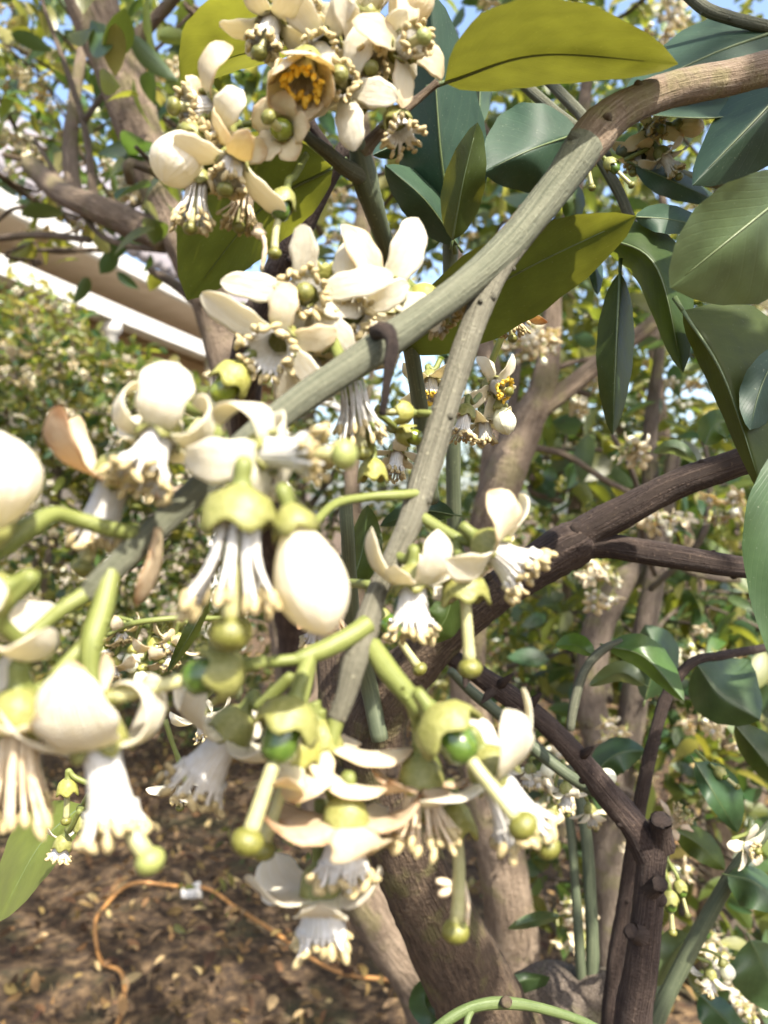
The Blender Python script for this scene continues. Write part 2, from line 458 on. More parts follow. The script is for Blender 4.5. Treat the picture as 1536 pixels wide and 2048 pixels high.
def leaf(parent, mid, wl, wr, dl=0.0, dr=0.0, mat='leaf_olive', wave=0.02, petiole=True, notch=0.0, name='leaf', ns=18, nt=10, torn=0):
    """mid: rows (px, py, depth) base to tip. wl / wr: half widths in px left and right of the way base to tip;
    dl / dr: how much farther (m) the two edges lie than the midrib"""
    S = spline(mid, ns)
    T = np.gradient(S[:, :2], axis=0); T /= np.linalg.norm(T, axis=1)[:, None] + 1e-9
    Nl = np.stack([T[:, 1], -T[:, 0]], 1)        # left of travel in a y-down picture
    s = np.linspace(0, 1, ns); w = leaf_width(s); w[0] = max(w[0], .02); w[-1] = 0.012
    ph = rng.uniform(0, 6, 3)
    P = np.zeros((ns, 2 * nt + 1, 3)); UV = np.zeros((ns, 2 * nt + 1, 2))
    for j in range(2 * nt + 1):
        t = (j - nt) / nt
        a = abs(t); ww, dd = (wl, dl) if t < 0 else (-wr, dr)
        edge = 1 + (0.025 * np.sin(s * 31 + ph[0] + (2 if t > 0 else 0)) * a)
        off = Nl * (ww * w * a * edge)[:, None]
        dep = S[:, 2] + dd * w * (a ** 1.25) + wave * S[:, 2] * w * a * np.sin(s * 9 + ph[1] + (1.7 if t > 0 else 0)) * .5
        for i in range(ns):
            P[i, j] = W(S[i, 0] + off[i, 0], S[i, 1] + off[i, 1], dep[i])
        UV[:, j, 0] = s; UV[:, j, 1] = .5 + .5 * t
    mb = MB(); mb.grid(P, 0, False, UV)
    mats = [mat]
    if petiole:
        a, b = np.array(W(*S[0])), np.array(W(*S[1]))
        ll = np.linalg.norm(np.array(W(*S[-1])) - a)
        dr_ = (a - b) / np.linalg.norm(a - b)
        rr = ll * .012
        mid3 = np.array([W(*q) for q in S])
        mb.tube([a + dr_ * ll * .09, a + dr_ * ll * .04, a], [rr * 1.2, rr, rr * .9], 7, 1)
        mb.tube(mid3[:-2], np.linspace(rr * .8, rr * .12, ns - 2), 6, 2)
        mats += ['stem_shoot', 'midrib']
    return mb.build(name, mats, parent, W(*S[0]))

# ------------------------------------------------------------------ flowers
def frame(axis):
    z = np.asarray(axis, float); z /= np.linalg.norm(z)
    x = np.cross([0, 1.0, 0], z)
    if np.linalg.norm(x) < 1e-3: x = np.array([1.0, 0, 0])
    x /= np.linalg.norm(x)
    return np.stack([x, np.cross(z, x), z], 1)   # columns

def petal_grid(L, Wd, phi0, phi1, cup, twist, r0, z0, ns=12, nt=4, ragged=0.0, bend_at=1.0, thick=0.0010):
    """closed shell of one petal in the (radial x, tangential y, axial z) frame"""
    s = np.linspace(0, 1, ns)
    phi = np.radians(phi0 + (phi1 - phi0) * s ** bend_at)
    ds = L / (ns - 1)
    x = r0 + np.concatenate([[0], np.cumsum(np.sin(phi[:-1]) * ds)])
    z = z0 + np.concatenate([[0], np.cumsum(np.cos(phi[:-1]) * ds)])
    pw = rng.uniform(.9, 1.5)
    nx, nz = -np.cos(phi), np.sin(phi)           # inner (upper) face normal
    w = np.where(s < .55, .52 + .48 * np.sin(np.clip(s / .55, 0, 1) * np.pi / 2), np.sqrt(np.maximum(0, 1 - ((s - .55) / .452) ** 2 * .985)) ** pw) * Wd
    m = 2 * nt + 1
    t = np.linspace(-1, 1, m)
    ph = rng.uniform(0, 6, 3)
    top = np.zeros((ns, m, 3)); bot = np.zeros((ns, m, 3)); uv = np.zeros((ns, m, 2))
    for j, tt in enumerate(t):
        ed = 1 + ragged * np.sin(s * 17 + ph[0] + 3 * tt) * abs(tt)
        y = w * tt * ed
        lift = cup * w * (tt * tt - .3) + ragged * .6 * Wd * np.sin(s * 7 + ph[1] + 2 * tt) * s
        tw = twist * s * y
        cx, cz = x + nx * (lift + tw), z + nz * (lift + tw)
        th = thick * (1 - .75 * tt * tt) * (1 - .6 * s ** 4)
        top[:, j] = np.stack([cx + nx * th * .5, y, cz + nz * th * .5], 1)
        bot[:, j] = np.stack([cx - nx * th * .5, y, cz - nz * th * .5], 1)
        uv[:, j, 0] = s; uv[:, j, 1] = .5 + .5 * tt
    P = np.concatenate([top, bot[:, ::-1]], 1); U = np.concatenate([uv, uv[:, ::-1]], 1)
    return P, U

def rotz(P, a):
    c, s = math.cos(a), math.sin(a)
    return P @ np.array([[c, s, 0], [-s, c, 0], [0, 0, 1.0]])

NEARFLOWERS = []
def flower(parent, base, axis, k=1.0, petals=5, phi=(50, 185), rot=None, ped=None, tube=True, tubelen=15.0, flare=1.0,
           pistil=True, styl=18.0, ovary=False, calyx=True, mat='petal', anth='anther', loose=False, spread=0.0,
           L=22.0, Wd=5.4, cup=0.08, skip=(), pmat=None, ragged=0.075, lime=False, calr=5.6, stig=3.1, pedr=1.7, stigmat='stigma', bent=(0, 0), name='flower', plist=None):
    """base: (px, py, depth) where petals and tube leave the calyx; axis: (right, down, away) the way the tube points.
    measures in millimetres at k = 1"""
    B = np.array(W(*base))
    z = np.array([axis[0], axis[2], -axis[1]], float)
    Fm = frame(z)
    q = 0.001 * k
    T = lambda P: B + (np.asarray(P, float) @ Fm.T) * q
    if rot is None: rot = rng.uniform(0, 6.28)
    # --- pedicel, receptacle and calyx: the body of the flower
    mb = MB()
    cal = 'calyx_lime' if lime else 'calyx'
    lo = T([0, 0, -6.0])
    if ped is not None:
        pp = [np.array(W(*p)) for p in ped] + [T([0, 0, -11]), lo]
        sp = spline(pp, 6 * len(pp))
        rad = np.full(len(sp), pedr * q); rad[-3:] *= (1.05, 1.25, 1.5)
        mb.tube(sp, rad, 8, 1, .04)
    else:
        sp = T([[0, 0, -10], [0, 0, -7], [0, 0, -5]]); mb.tube(sp, np.array([1.3, 1.6, 2.4]) * q, 8, 1, .03)
    if calyx:
        seg = 30; a = np.arange(seg) / seg * 2 * np.pi
        prof = [(1.6, -6.8), (3.0, -6.0), (calr * .86, -4.2), (calr, -1.8), (calr * 1.03, .2), (calr * 1.08, 1.6), (calr * .98, 1.7), (calr * .90, .2), (calr * .8, -2), (1.0, -3.4)]
        P = np.zeros((len(prof), seg, 3))
        lob = np.cos(a * 5 + rot) * .5 + .5
        for i, (r, zz) in enumerate(prof):
            wgt = (0, 0, 0, .25, .7, 1.0, 1.0, .7, .2, 0)[i]
            ri = r * (1 + .03 * np.sin(a * 3 + i) + .05 * wgt * lob + .02 * rng.standard_normal(seg))
            zi = zz + wgt * (lob - .5) * 2.8 + wgt * .35 * np.sin(2 * a + rot)
            P[i] = np.stack([np.cos(a) * ri, np.sin(a) * ri, zi], 1)
        mb.grid(T(P.reshape(-1, 3)).reshape(P.shape), 0, True, flip=True)
    else:
        mb.ball(T([0, 0, -3]), 3.2 * q, z, 3.6 * q, 0)
    fl = mb.build(name, [cal, 'stem_young'], parent, B)
    NEARFLOWERS.append(fl)
    # --- petals, each one a piece
    for i, (an, p0, p1, l, w, cu) in enumerate(plist or ()):
        P, U = petal_grid(l, w, p0, p1, cu, rng.uniform(-.3, .3), calr * .62, .2, ns=16, ragged=ragged, bend_at=1.0, thick=1.25)
        P = rotz(P, math.radians(an))
        pm = MB(); pm.grid(T(P.reshape(-1, 3)).reshape(P.shape), 0, True, U, flip=True)
        pm.build('petal', pmat[i % len(pmat)] if pmat else mat, fl, B)
    for i in range(petals if not plist else 0):
        if i in skip: continue
        p1 = phi[1] + rng.uniform(-25, 45); p0 = phi[0] + rng.uniform(-8, 8)
        l, w = L * rng.uniform(.85, 1.05), Wd * rng.uniform(.80, 1.05)
        P, U = petal_grid(l, w, p0, p1, cup + rng.uniform(-.16, .22), rng.uniform(-.45, .45), calr * .62, .2, ragged=ragged, bend_at=rng.uniform(.8, 1.2), thick=1.15)
        P = rotz(P, rot + i / petals * 2 * np.pi + rng.uniform(-.12, .12))
        pm = MB(); pm.grid(T(P.reshape(-1, 3)).reshape(P.shape), 0, True, U, flip=True)
        pm.build('petal', pmat[i % len(pmat)] if pmat else mat, fl, B)
    # --- stamens: fused tube, free ends and anthers
    if tube:
        nf = 30 if loose else 22; a0 = rng.uniform(0, 6)
        rb, re = 4.0, 4.9 * flare
        fm = 'filament_dry' if loose == 'dry' else 'filament'
        tm = MB(); am = MB()
        if not loose:
            zz = np.linspace(.5, tubelen * .78, 8)
            seg = nf * 4; a = np.arange(seg) / seg * 2 * np.pi
            rr = rb + (re - rb) * (zz / (tubelen * .78)) ** 2 - .3 * np.sin(np.pi * zz / (tubelen * .78))
            P = np.zeros((8, seg, 3))
            for i in range(8):
                ri = rr[i] * (1 + .045 * np.cos(nf * (a - a0)) + .05 * np.sin(2 * a + rot) + .03 * np.sin(3 * a + i * .2))
                P[i] = np.stack([np.cos(a) * ri, np.sin(a) * ri, np.full(seg, zz[i])], 1)
            tm.grid(T(P.reshape(-1, 3)).reshape(P.shape), 0, True, flip=False)
        for i in range(nf):
            th = a0 + i / nf * 2 * np.pi + rng.normal(0, .05)
            if loose and rng.random() < .08: continue
            zs = tubelen * .70 if not loose else 0.5
            le = tubelen * (rng.uniform(.82, 1.08))
            r_s = re * .97 if not loose else rb * .9
            r_e = re * rng.uniform(.95, 1.4) * (1 + spread * rng.uniform(.4, 1.2))
            r_m = r_s * .75 + r_e * .25
            d = np.array([math.cos(th), math.sin(th), 0])
            wob = rng.normal(0, .5 if not loose else 1.0, 3)
            pts = np.array([d * r_s + [0, 0, zs], d * r_m + [0, 0, zs * .45 + le * .55] + wob * .3, d * r_e + [0, 0, le] + wob * .6])
            sp = spline(pts, 6)
            tm.tube(T(sp), np.linspace(.80, .55, 6) * (.78 if loose else 1.0) * q, 6, 0, 0, False)
            ad = sp[-1] - sp[-2] + rng.normal(0, .7, 3)
            am.ball(T(sp[-1] + np.array([0, 0, .6])), rng.uniform(.95, 1.25) * q, Fm @ ad, rng.uniform(1.7, 2.4) * q, 0, 7, 6, .1)
        tm.build('stamen_tube', fm, fl, B)
        tag(am.build('anther_cluster', anth, fl, B), kind='stuff')
    # --- pistil: ovary, style and stigma
    if pistil:
        sm = MB()
        bx, by = bent
        if ovary:
            zz = np.array([-2.0, -.5, 1.5, 4.0, 6.2, 7.6, 8.2]); rr = np.array([3.4, 4.0, 4.25, 4.35, 4.1, 3.0, 1.9])
            sm.tube(T(np.stack([0 * zz, 0 * zz, zz], 1)), rr * q, 14, 0, .01)
        z0 = 7.8 if ovary else 0.0
        zz = np.linspace(z0, styl, 9); u = (zz - z0) / max(styl - z0, 1e-6)
        pts = np.stack([bx * u * u, by * u * u, zz], 1)
        sm.tube(T(pts), (1.55 + .25 * u + .5 * np.maximum(0, u - .75)) * q, 9, 1, .02)
        ta = pts[-1] - pts[-2]; ta /= np.linalg.norm(ta)
        sm.ball(T(pts[-1] + ta * stig * .55), stig * q, Fm @ ta, stig * .82 * q, 2, 14, 9, .012)
        sm.build('pistil', ['ovary_lime' if lime else 'ovary', 'style', stigmat], fl, B)
    return fl

def bud(parent, base, axis, k=1.0, L=17.0, r=6.5, ped=None, mat='bud', lime=False, name='flower_bud', calr=4.0):
    B = np.array(W(*base)); z = np.array([axis[0], axis[2], -axis[1]], float); Fm = frame(z); q = .001 * k
    T = lambda P: B + (np.asarray(P, float) @ Fm.T) * q
    mb = MB()
    seg = 20; a = np.arange(seg) / seg * 2 * np.pi
    s = np.linspace(0, 1, 14)
    rr = r * np.sin(np.pi * (0.10 + .895 * s) ** 1.35) ** .62
    P = np.stack([np.stack([np.cos(a) * ri * (1 + .035 * np.cos(5 * a)), np.sin(a) * ri * (1 + .035 * np.cos(5 * a)), np.full(seg, si * L)], 1) for ri, si in zip(rr, s)])
    U = np.stack(np.meshgrid(s, np.arange(seg) / seg, indexing='ij'), -1)
    mb.grid(T(P.reshape(-1, 3)).reshape(P.shape), 0, True, U)
    o = mb.build(name, [mat], parent, B)
    cm = MB()
    prof = [(1.2, -4.0), (2.2, -3.2), (calr, -1), (calr * 1.15, 1.4), (calr * 1.08, 1.5), (calr * .6, 0)]
    P = np.stack([np.stack([np.cos(a) * rr_, np.sin(a) * rr_, zz + (.8 * np.cos(5 * a) if i in (3, 4) else 0 * a)], 1) for i, (rr_, zz) in enumerate(prof)])
    cm.grid(T(P.reshape(-1, 3)).reshape(P.shape), 0, True, flip=True)
    if ped is not None:
        pp = [np.array(W(*p)) for p in ped] + [T([0, 0, -7]), T([0, 0, -3.5])]
        cm.tube(spline(pp, 5 * len(pp)), 1.4 * q, 7, 1, .03)
    cm.build('calyx', ['calyx_lime' if lime else 'calyx', 'stem_young'], o, B)
    return o

# small far flowers and leaves: shared meshes -------------------------------------------------
def far_flower_mesh(kind):
    mb = MB()
    q = .001
    if kind in (0, 1, 2):
        np_ = 5
        for i in range(np_):
            P, U = petal_grid(20, 6.5, 55, (120, 170, 95)[kind] + rng.uniform(-15, 15), -.2, 0, 3, 0, 7, 2, .04, thick=.8)
            P = rotz(P, i / np_ * 6.283 + rng.uniform(-.15, .15)) * q
            mb.grid(P, 0, True, U, flip=True)
        mb.tube(np.array([[0, 0, 0], [0, 0, 5], [0, 0, 10.]]) * q, np.array([3.6, 3.6, 4.6]) * q, 9, 1, .03)
        for i in range(12):
            a = i / 12 * 6.283; mb.ball(np.array([5.2 * math.cos(a), 5.2 * math.sin(a), 11 + rng.uniform(-1, 1.4)]) * q, 1.1 * q, None, 1.7 * q, 2, 5, 4)
        mb.ball(np.array([0, 0, 14.]) * q, 2.4 * q, None, 2 * q, 3, 7, 5)
    elif kind == 3:                                            # bud
        s = np.linspace(0, 1, 8); a = np.arange(10) / 10 * 6.283
        rr = 5.5 * np.sin(np.pi * (0.1 + .89 * s) ** 1.3) ** .65
        mb.grid(np.stack([np.stack([np.cos(a) * r_, np.sin(a) * r_, np.full(10, si * 15)], 1) for r_, si in zip(rr, s)]) * q, 0, True, np.stack(np.meshgrid(s, a / 6.283, indexing='ij'), -1))
    else:                                                      # petals dropped: ovary, style, stigma
        mb.ball(np.array([0, 0, 3.]) * q, 3.6 * q, None, 4 * q, 4, 9, 6)
        mb.tube(np.array([[0, 0, 5], [.5, 0, 10], [1.5, 0, 16.]]) * q, np.array([1.4, 1.3, 1.7]) * q, 6, 5)
        mb.ball(np.array([1.7, 0, 17.]) * q, 2.8 * q, None, 2.2 * q, 3, 8, 5)
    mb.ball(np.array([0, 0, -1.5]) * q, 4.2 * q, None, 3 * q, 4 if kind < 4 else 3, 9, 5)
    mb.tube(np.array([[0, 0, -12], [.6, .4, -7], [0, 0, -2.]]) * q, np.array([1.1, 1.1, 1.6]) * q, 5, 4)
    V = np.concatenate(mb.v); me = raw_mesh('flower', V, mb.f, np.concatenate(mb.uv), mb.mi)
    for m in ('petal_cream' if kind in (0, 2) else ('bud' if kind == 3 else 'petal'), 'filament', 'anther', 'stigma_pale', 'calyx_lime', 'style'): me.materials.append(M[m])
    return me
FARF = [far_flower_mesh(k) for k in (0, 1, 2, 3, 4)]

def leaf_template(ns=5, bend=.3, fold=.25, wid=.24):
    """unit leaf along +x, 2 cells across; returns verts, quads, uv"""
    s = np.linspace(0, 1, ns); w = leaf_width(s) * wid; w[0] = .012; w[-1] = .004
    V, U = [], []
    for i in range(ns):
        zc = -bend * s[i] ** 2
        for t in (-1, 0, 1):
            V.append((s[i], t * w[i], zc + fold * abs(t) * w[i])); U.append((s[i], .5 + .5 * t))
    Q = [(i * 3 + j, (i + 1) * 3 + j, (i + 1) * 3 + j + 1, i * 3 + j + 1) for i in range(ns - 1) for j in (0, 1)]
    return np.array(V), np.array(Q), np.array(U)
LT = [leaf_template(5, b, f, w) for b, f, w in ((.25, .3, .25), (.4, .15, .22), (.1, .45, .27), (.3, .6, .2))]
def leaf_mesh(i, mat):
    V, Q, U = leaf_template(7, (.25, .4, .1, .3)[i], (.3, .15, .45, .6)[i], (.25, .22, .27, .2)[i])
    me = bpy.data.meshes.new('leaf')
    raw_mesh_np(me, V, Q.ravel(), np.full(len(Q), 4), U, np.zeros(len(Q), int)); me.materials.append(M[mat])
    return me
LEAFM = {m: [leaf_mesh(i, m) for i in range(4)] for m in ('crown_leaf', 'crown_leaf_deep', 'crown_leaf_light')}
MATS3 = ('crown_leaf', 'crown_leaf_deep', 'crown_leaf_light')

def rand_frames(n, droop, up, g=rng):
    """leaf axes x (drooping) and normals z (tending upward)"""
    x = g.standard_normal((n, 3)); x[:, 2] = x[:, 2] * .6 - droop
    x /= np.linalg.norm(x, axis=1)[:, None]
    z = g.standard_normal((n, 3)); z[:, 2] += up
    z -= x * (x * z).sum(1)[:, None]; z /= np.linalg.norm(z, axis=1)[:, None]
    y = np.cross(z, x)
    return np.stack([x, y, z], 2)

def scatter_leaves(name, pos, size, parent, mats=MATS3, weights=(.5, .3, .2), droop=.35, up=1.1, origin=None):
    """many leaves as one mesh"""
    n = len(pos)
    Fr = rand_frames(n, droop, up)
    which = rng.integers(0, len(LT), n); mi = rng.choice(len(mats), n, p=np.array(weights) / sum(weights))
    Vs, Qs, Us, Ms, off = [], [], [], [], 0
    for k, (V, Q, U) in enumerate(LT):
        idx = np.nonzero(which == k)[0]
        if not len(idx): continue
        P = np.einsum('nij,vj->nvi', Fr[idx], V) * size[idx][:, None, None] + pos[idx][:, None, :]
        Vs.append(P.reshape(-1, 3)); Us.append(np.tile(U, (len(idx), 1)))
        Qs.append((Q[None] + (np.arange(len(idx)) * len(V))[:, None, None]).reshape(-1, 4) + off)
        Ms.append(np.repeat(mi[idx], len(Q))); off += len(idx) * len(V)
    V = np.concatenate(Vs); Q = np.concatenate(Qs)
    origin = Vector(origin) if origin is not None else (WM[parent.name] if parent is not None else Vector((0, 0, 0)))
    me = bpy.data.meshes.new(name)
    raw_mesh_np(me, V - np.array(origin), Q.ravel(), np.full(len(Q), 4), np.concatenate(Us), np.concatenate(Ms))
    for m in mats: me.materials.append(M[m])
    return tag(place(name, me, parent, origin), kind='stuff')

def quat_from(fr):
    return Matrix(((fr[0, 0], fr[0, 1], fr[0, 2]), (fr[1, 0], fr[1, 1], fr[1, 2]), (fr[2, 0], fr[2, 1], fr[2, 2]))).to_quaternion()

def single_leaves(pos, size, parent, weights=(.5, .3, .2), droop=.35, up=1.1):
    Fr = rand_frames(len(pos), droop, up)
    mi = rng.choice(3, len(pos), p=np.array(weights) / sum(weights))
    for i in range(len(pos)):
        place('leaf', LEAFM[MATS3[mi[i]]][int(rng.integers(0, 4))], parent, pos[i], quat_from(Fr[i]), (size[i],) * 3)

def far_flowers(pos, parent, kinds=(0, 1, 2, 3, 4), down=.7, scale=1.0):
    for p in pos:
        k = int(rng.choice(kinds))
        z = rng.standard_normal(3) * .55 + np.array([0, -.25, -down]); 
        o = place('flower' if k != 3 else 'flower_bud', FARF[k], parent, p, quat_from(frame(z)), (scale * rng.uniform(.85, 1.15),) * 3)

def blob(px, py, d, rx, ry, rd, n):
    """n points spread through an ellipsoid; centre by pixel and depth, rx / ry in px, rd in metres"""
    u = rng.standard_normal((n, 3)); u /= np.linalg.norm(u, axis=1)[:, None]
    u *= rng.uniform(.15, 1, n)[:, None] ** .5
    c = np.array(W(px, py, d))
    return c + u * np.array([rx / F * d, rd, ry / F * d])

def cluster_pts(blobs):
    return np.concatenate([blob(*b) for b in blobs])
# ================================================================== THE SETTING
def ground_mat():
    m, nt, out = new_mat('ground_soil'); h = NT(nt)
    tc = h.n('ShaderNodeTexCoord').outputs['Object']
    a = h.noise(tc, 3.0, 6.0, .65); b = h.noise(tc, 28.0, 5.0, .65); c_ = h.noise(tc, 160.0, 3.0)
    c = h.ramp(b, [(.30, (.018, .010, .005)), (.48, (.055, .032, .015)), (.62, (.15, .095, .045)), (.75, (.28, .19, .10))])
    c = h.mix(h.math('MULTIPLY', h.smooth(a, .52, .66), .5), c, c3((.055, .06, .02)))
    c = h.mix(h.math('MULTIPLY', h.smooth(c_, .6, .72), .4), c, c3((.20, .14, .085)))
    pb = h.n('ShaderNodeBsdfPrincipled'); h.l(c, pb.inputs['Base Color']); pb.inputs['Roughness'].default_value = .95
    h.l(h.bump(h.math('ADD', b, h.math('MULTIPLY', c_, .3)), .8, .03), pb.inputs['Normal'])
    h.l(pb.outputs[0], out.inputs[0]); return m
M['ground'] = ground_mat()
gm = MB()
xs = np.concatenate([[-300, -80, -25], np.linspace(-8, 8, 65), [25, 80, 300]])
ys = np.concatenate([[-300, -60, -10], np.linspace(-2, 12, 57), [25, 80, 400]])
X, Y = np.meshgrid(xs, ys, indexing='ij')
Z = .03 * np.sin(X * 2.1 + 1) * np.cos(Y * 1.7) + .02 * np.sin(X * 5 + Y * 4) + .012 * rng.standard_normal(X.shape)
Z[(abs(X) > 9) | (Y > 13) | (Y < -3)] = 0
gm.grid(np.stack([X, Y, Z], -1), 0)
tag(gm.build('ground', 'ground'), kind='structure')
# fallen leaves over the soil, and low weeds
n = 15000
p = np.stack([rng.uniform(-3.2, 3.5, n), rng.uniform(1.7, 8.0, n), rng.uniform(.02, .06, n)], 1)
lt = scatter_leaves('leaf_litter', p, rng.uniform(.018, .06, n), None, ('litter', 'litter_dark', 'litter_pale'), (.4, .4, .2), -.05, 2.2)
tag(lt, 'brown and tan fallen leaves covering the soil', 'leaf litter')
n = 900
cc = np.stack([rng.uniform(-2.5, 2.5, 60), rng.uniform(2, 6.5, 60)], 1)[rng.integers(0, 60, n)]
p = np.stack([cc[:, 0] + rng.normal(0, .09, n), cc[:, 1] + rng.normal(0, .09, n), rng.uniform(.02, .12, n)], 1)
tag(scatter_leaves('ground_weeds', p, rng.uniform(.03, .06, n), None, MATS3, (.5, .2, .3), -.3, 1.2), 'low green weeds sprouting through the leaf litter', 'weeds')

# house behind the trees
M['white_paint'] = plain_mat('white_paint', (.62, .60, .56), (.55, .53, .49), 6, .5, .1, .002)
M['tan_wall'] = plain_mat('tan_wall', (.44, .36, .27), (.50, .42, .33), 5, .85, .3, .004)
M['roof_tile'] = plain_mat('roof_tile', (.13, .12, .13), (.20, .18, .19), 8, .75, .4, .004)
E0 = W(0, 415, 5.0); E1 = Vector((.264, .964, 0)).normalized(); E2 = Vector((-E1.y, E1.x, 0)); EZ = Vector((0, 0, 1))
def hp(s, t, z): return E0 + E1 * s + E2 * t + EZ * z
def hbox(mb, s0, s1, t0, t1, z0, z1, mi=0):
    c = [hp(s, t, z) for s in (s0, s1) for t in (t0, t1) for z in (z0, z1)]
    mb.add(c, [(0, 1, 3, 2), (4, 6, 7, 5), (0, 4, 5, 1), (2, 3, 7, 6), (0, 2, 6, 4), (1, 5, 7, 3)], [(0, 0)] * 8, mi)
house = thing('house', 'tan house with white fascia, porch beam and grey tiled roof behind the hedge', 'house', hp(3, 2, -E0.z))
mb = MB(); hbox(mb, -4, 9, 1.3, 1.5, -E0.z, -.02); mb.build('wall', 'tan_wall', house, hp(3, 1.4, -E0.z), False)
mb = MB(); hbox(mb, -4, 9, .03, 1.6, .0, .03); mb.build('soffit', 'tan_wall', house, hp(3, .6, 0), False)
mb = MB(); hbox(mb, -4, 9, -.03, .027, -.01, .11); mb.build('fascia', 'white_paint', house, hp(3, 0, 0), False)
mb = MB(); hbox(mb, -4, 9, .05, .2, -.40, -.27); mb.build('porch_beam', 'white_paint', house, hp(3, .1, -.3), False)
for s in (-.55, 1.35, 3.1, 5.0):
    mb = MB(); a = hp(s, .125, -E0.z); b = hp(s, .125, -.402)
    mb.tube([a, a + EZ * .3, a + EZ * .32, b - EZ * .1, b - EZ * .08, b], [.11, .11, .06, .06, .09, .09], 12)
    mb.build('porch_post', 'white_paint', house, a)
roof = MB(); hbox(roof, -4.2, 9.2, -.06, -.055, .1, .12)
sl_ = math.tan(R(40))
rf = None
mb = MB()
mb.add([hp(-4, -.02, .155), hp(9, -.02, .155), hp(9, 3, .155 + 3.02 * sl_), hp(-4, 3, .155 + 3.02 * sl_)], [(0, 1, 2, 3)], [(0, 0)] * 4)
rf = mb.build('roof', 'roof_tile', house, hp(3, 0, .16), False)
tile = MB(); tile.tube([hp(0, -.05, .17), hp(0, 1.5, .17 + 1.55 * sl_), hp(0, 3, .17 + 3.05 * sl_)], .055, 8)
t0 = tile.build('roof_tile', 'roof_tile', rf, hp(0, -.05, .17))
for i in range(1, 70):
    s = (i - 22) * .16
    place('roof_tile', t0.data, rf, hp(s, -.05, .17))

# orange garden hose on the ground and a white paper cup
M['hose'] = plain_mat('hose', (.36, .17, .05), (.44, .23, .08), 40, .5, .2, .002)
def gpt(px, py, up=.025):
    d = (H - up) * F / (py - CY); return W(px, py, d)
hs = spline([gpt(*q) for q in ((830, 1985), (700, 1955), (560, 1885), (470, 1815), (400, 1785), (300, 1770), (225, 1800), (192, 1850), (200, 1920), (245, 1965), (240, 2040), (190, 2120), (60, 2160))], 90)
hs[:, 2] += .01 * np.sin(np.arange(90) * .5)
mb = MB(); mb.tube(hs + np.array([0, 0, .012]), .0065, 8)
tag(mb.build('garden_hose', 'hose', None, hs[0]), 'thin orange-brown hose looped over the leaf litter', 'hose')
cp = gpt(383, 1785, .03); mb = MB()
cx_ = np.array([1, .15, .25]); cx_ /= np.linalg.norm(cx_)
mb.tube([np.array(cp) - cx_ * .035, np.array(cp) - cx_ * .03, np.array(cp) + cx_ * .035, np.array(cp) + cx_ * .036, np.array(cp) - cx_ * .02], [.020, .024, .032, .029, .02], 14, 0, .015)
tag(mb.build('paper_cup', 'white_paint', None, cp), 'small crumpled white cup lying beside the orange hose', 'cup')

# ================================================================== BACKGROUND TREES
def tree(label, trunk, limbs, leafs, flowers, bark, group='pomelo trees of the grove', n_single=120, weights=(.5, .3, .2), size=(.06, .10), fl_scale=1.0, kinds=(0, 1, 2, 3, 4), twigs=24, name='pomelo_tree', tbump=.06, slim=.8):
    base = W(*trunk[0][:3])
    t = thing(name, label, 'tree', (base.x, base.y, 0), group)
    stem('trunk', [(a, b, c, r * slim) for a, b, c, r in trunk], bark, t, 16, None, tbump, 3)
    for l in limbs: stem('limb', [(a, b, c, r * slim) for a, b, c, r in l], bark, t, 10, None, .05, 1)
    if leafs:
        pts = cluster_pts(leafs); n = len(pts)
        sz = rng.uniform(size[0], size[1], n)
        # largest in the picture become single leaves
        inx = (np.abs((pts[:, 0]) / pts[:, 1] * F) < 780) & (np.abs((pts[:, 2] - H) / pts[:, 1] * F) < 1040)
        app = np.where(inx, sz / pts[:, 1], 0)
        o = np.argsort(-app)
        s1, s2 = o[:n_single], o[n_single:]
        single_leaves(pts[s1], sz[s1], t, weights)
        if len(s2): scatter_leaves('crown', pts[s2], sz[s2], t, MATS3, weights)
        # thin twigs that carry the leaves
        for k in range(twigs):
            b = leafs[int(rng.integers(0, len(leafs)))]
            q = blob(*b[:6], 4)
            q = q[np.argsort(q[:, 2])]
            mb = MB(); mb.tube(spline(q, 16), np.linspace(.008, .003, 16) * rng.uniform(.6, 1.2), 6, 0, .05); mb.build('twig', bark, t, q[0])
    for fb in flowers: far_flowers(blob(*fb[:6], int(fb[6] * 1.5)), t, kinds, scale=fl_scale)
    return t

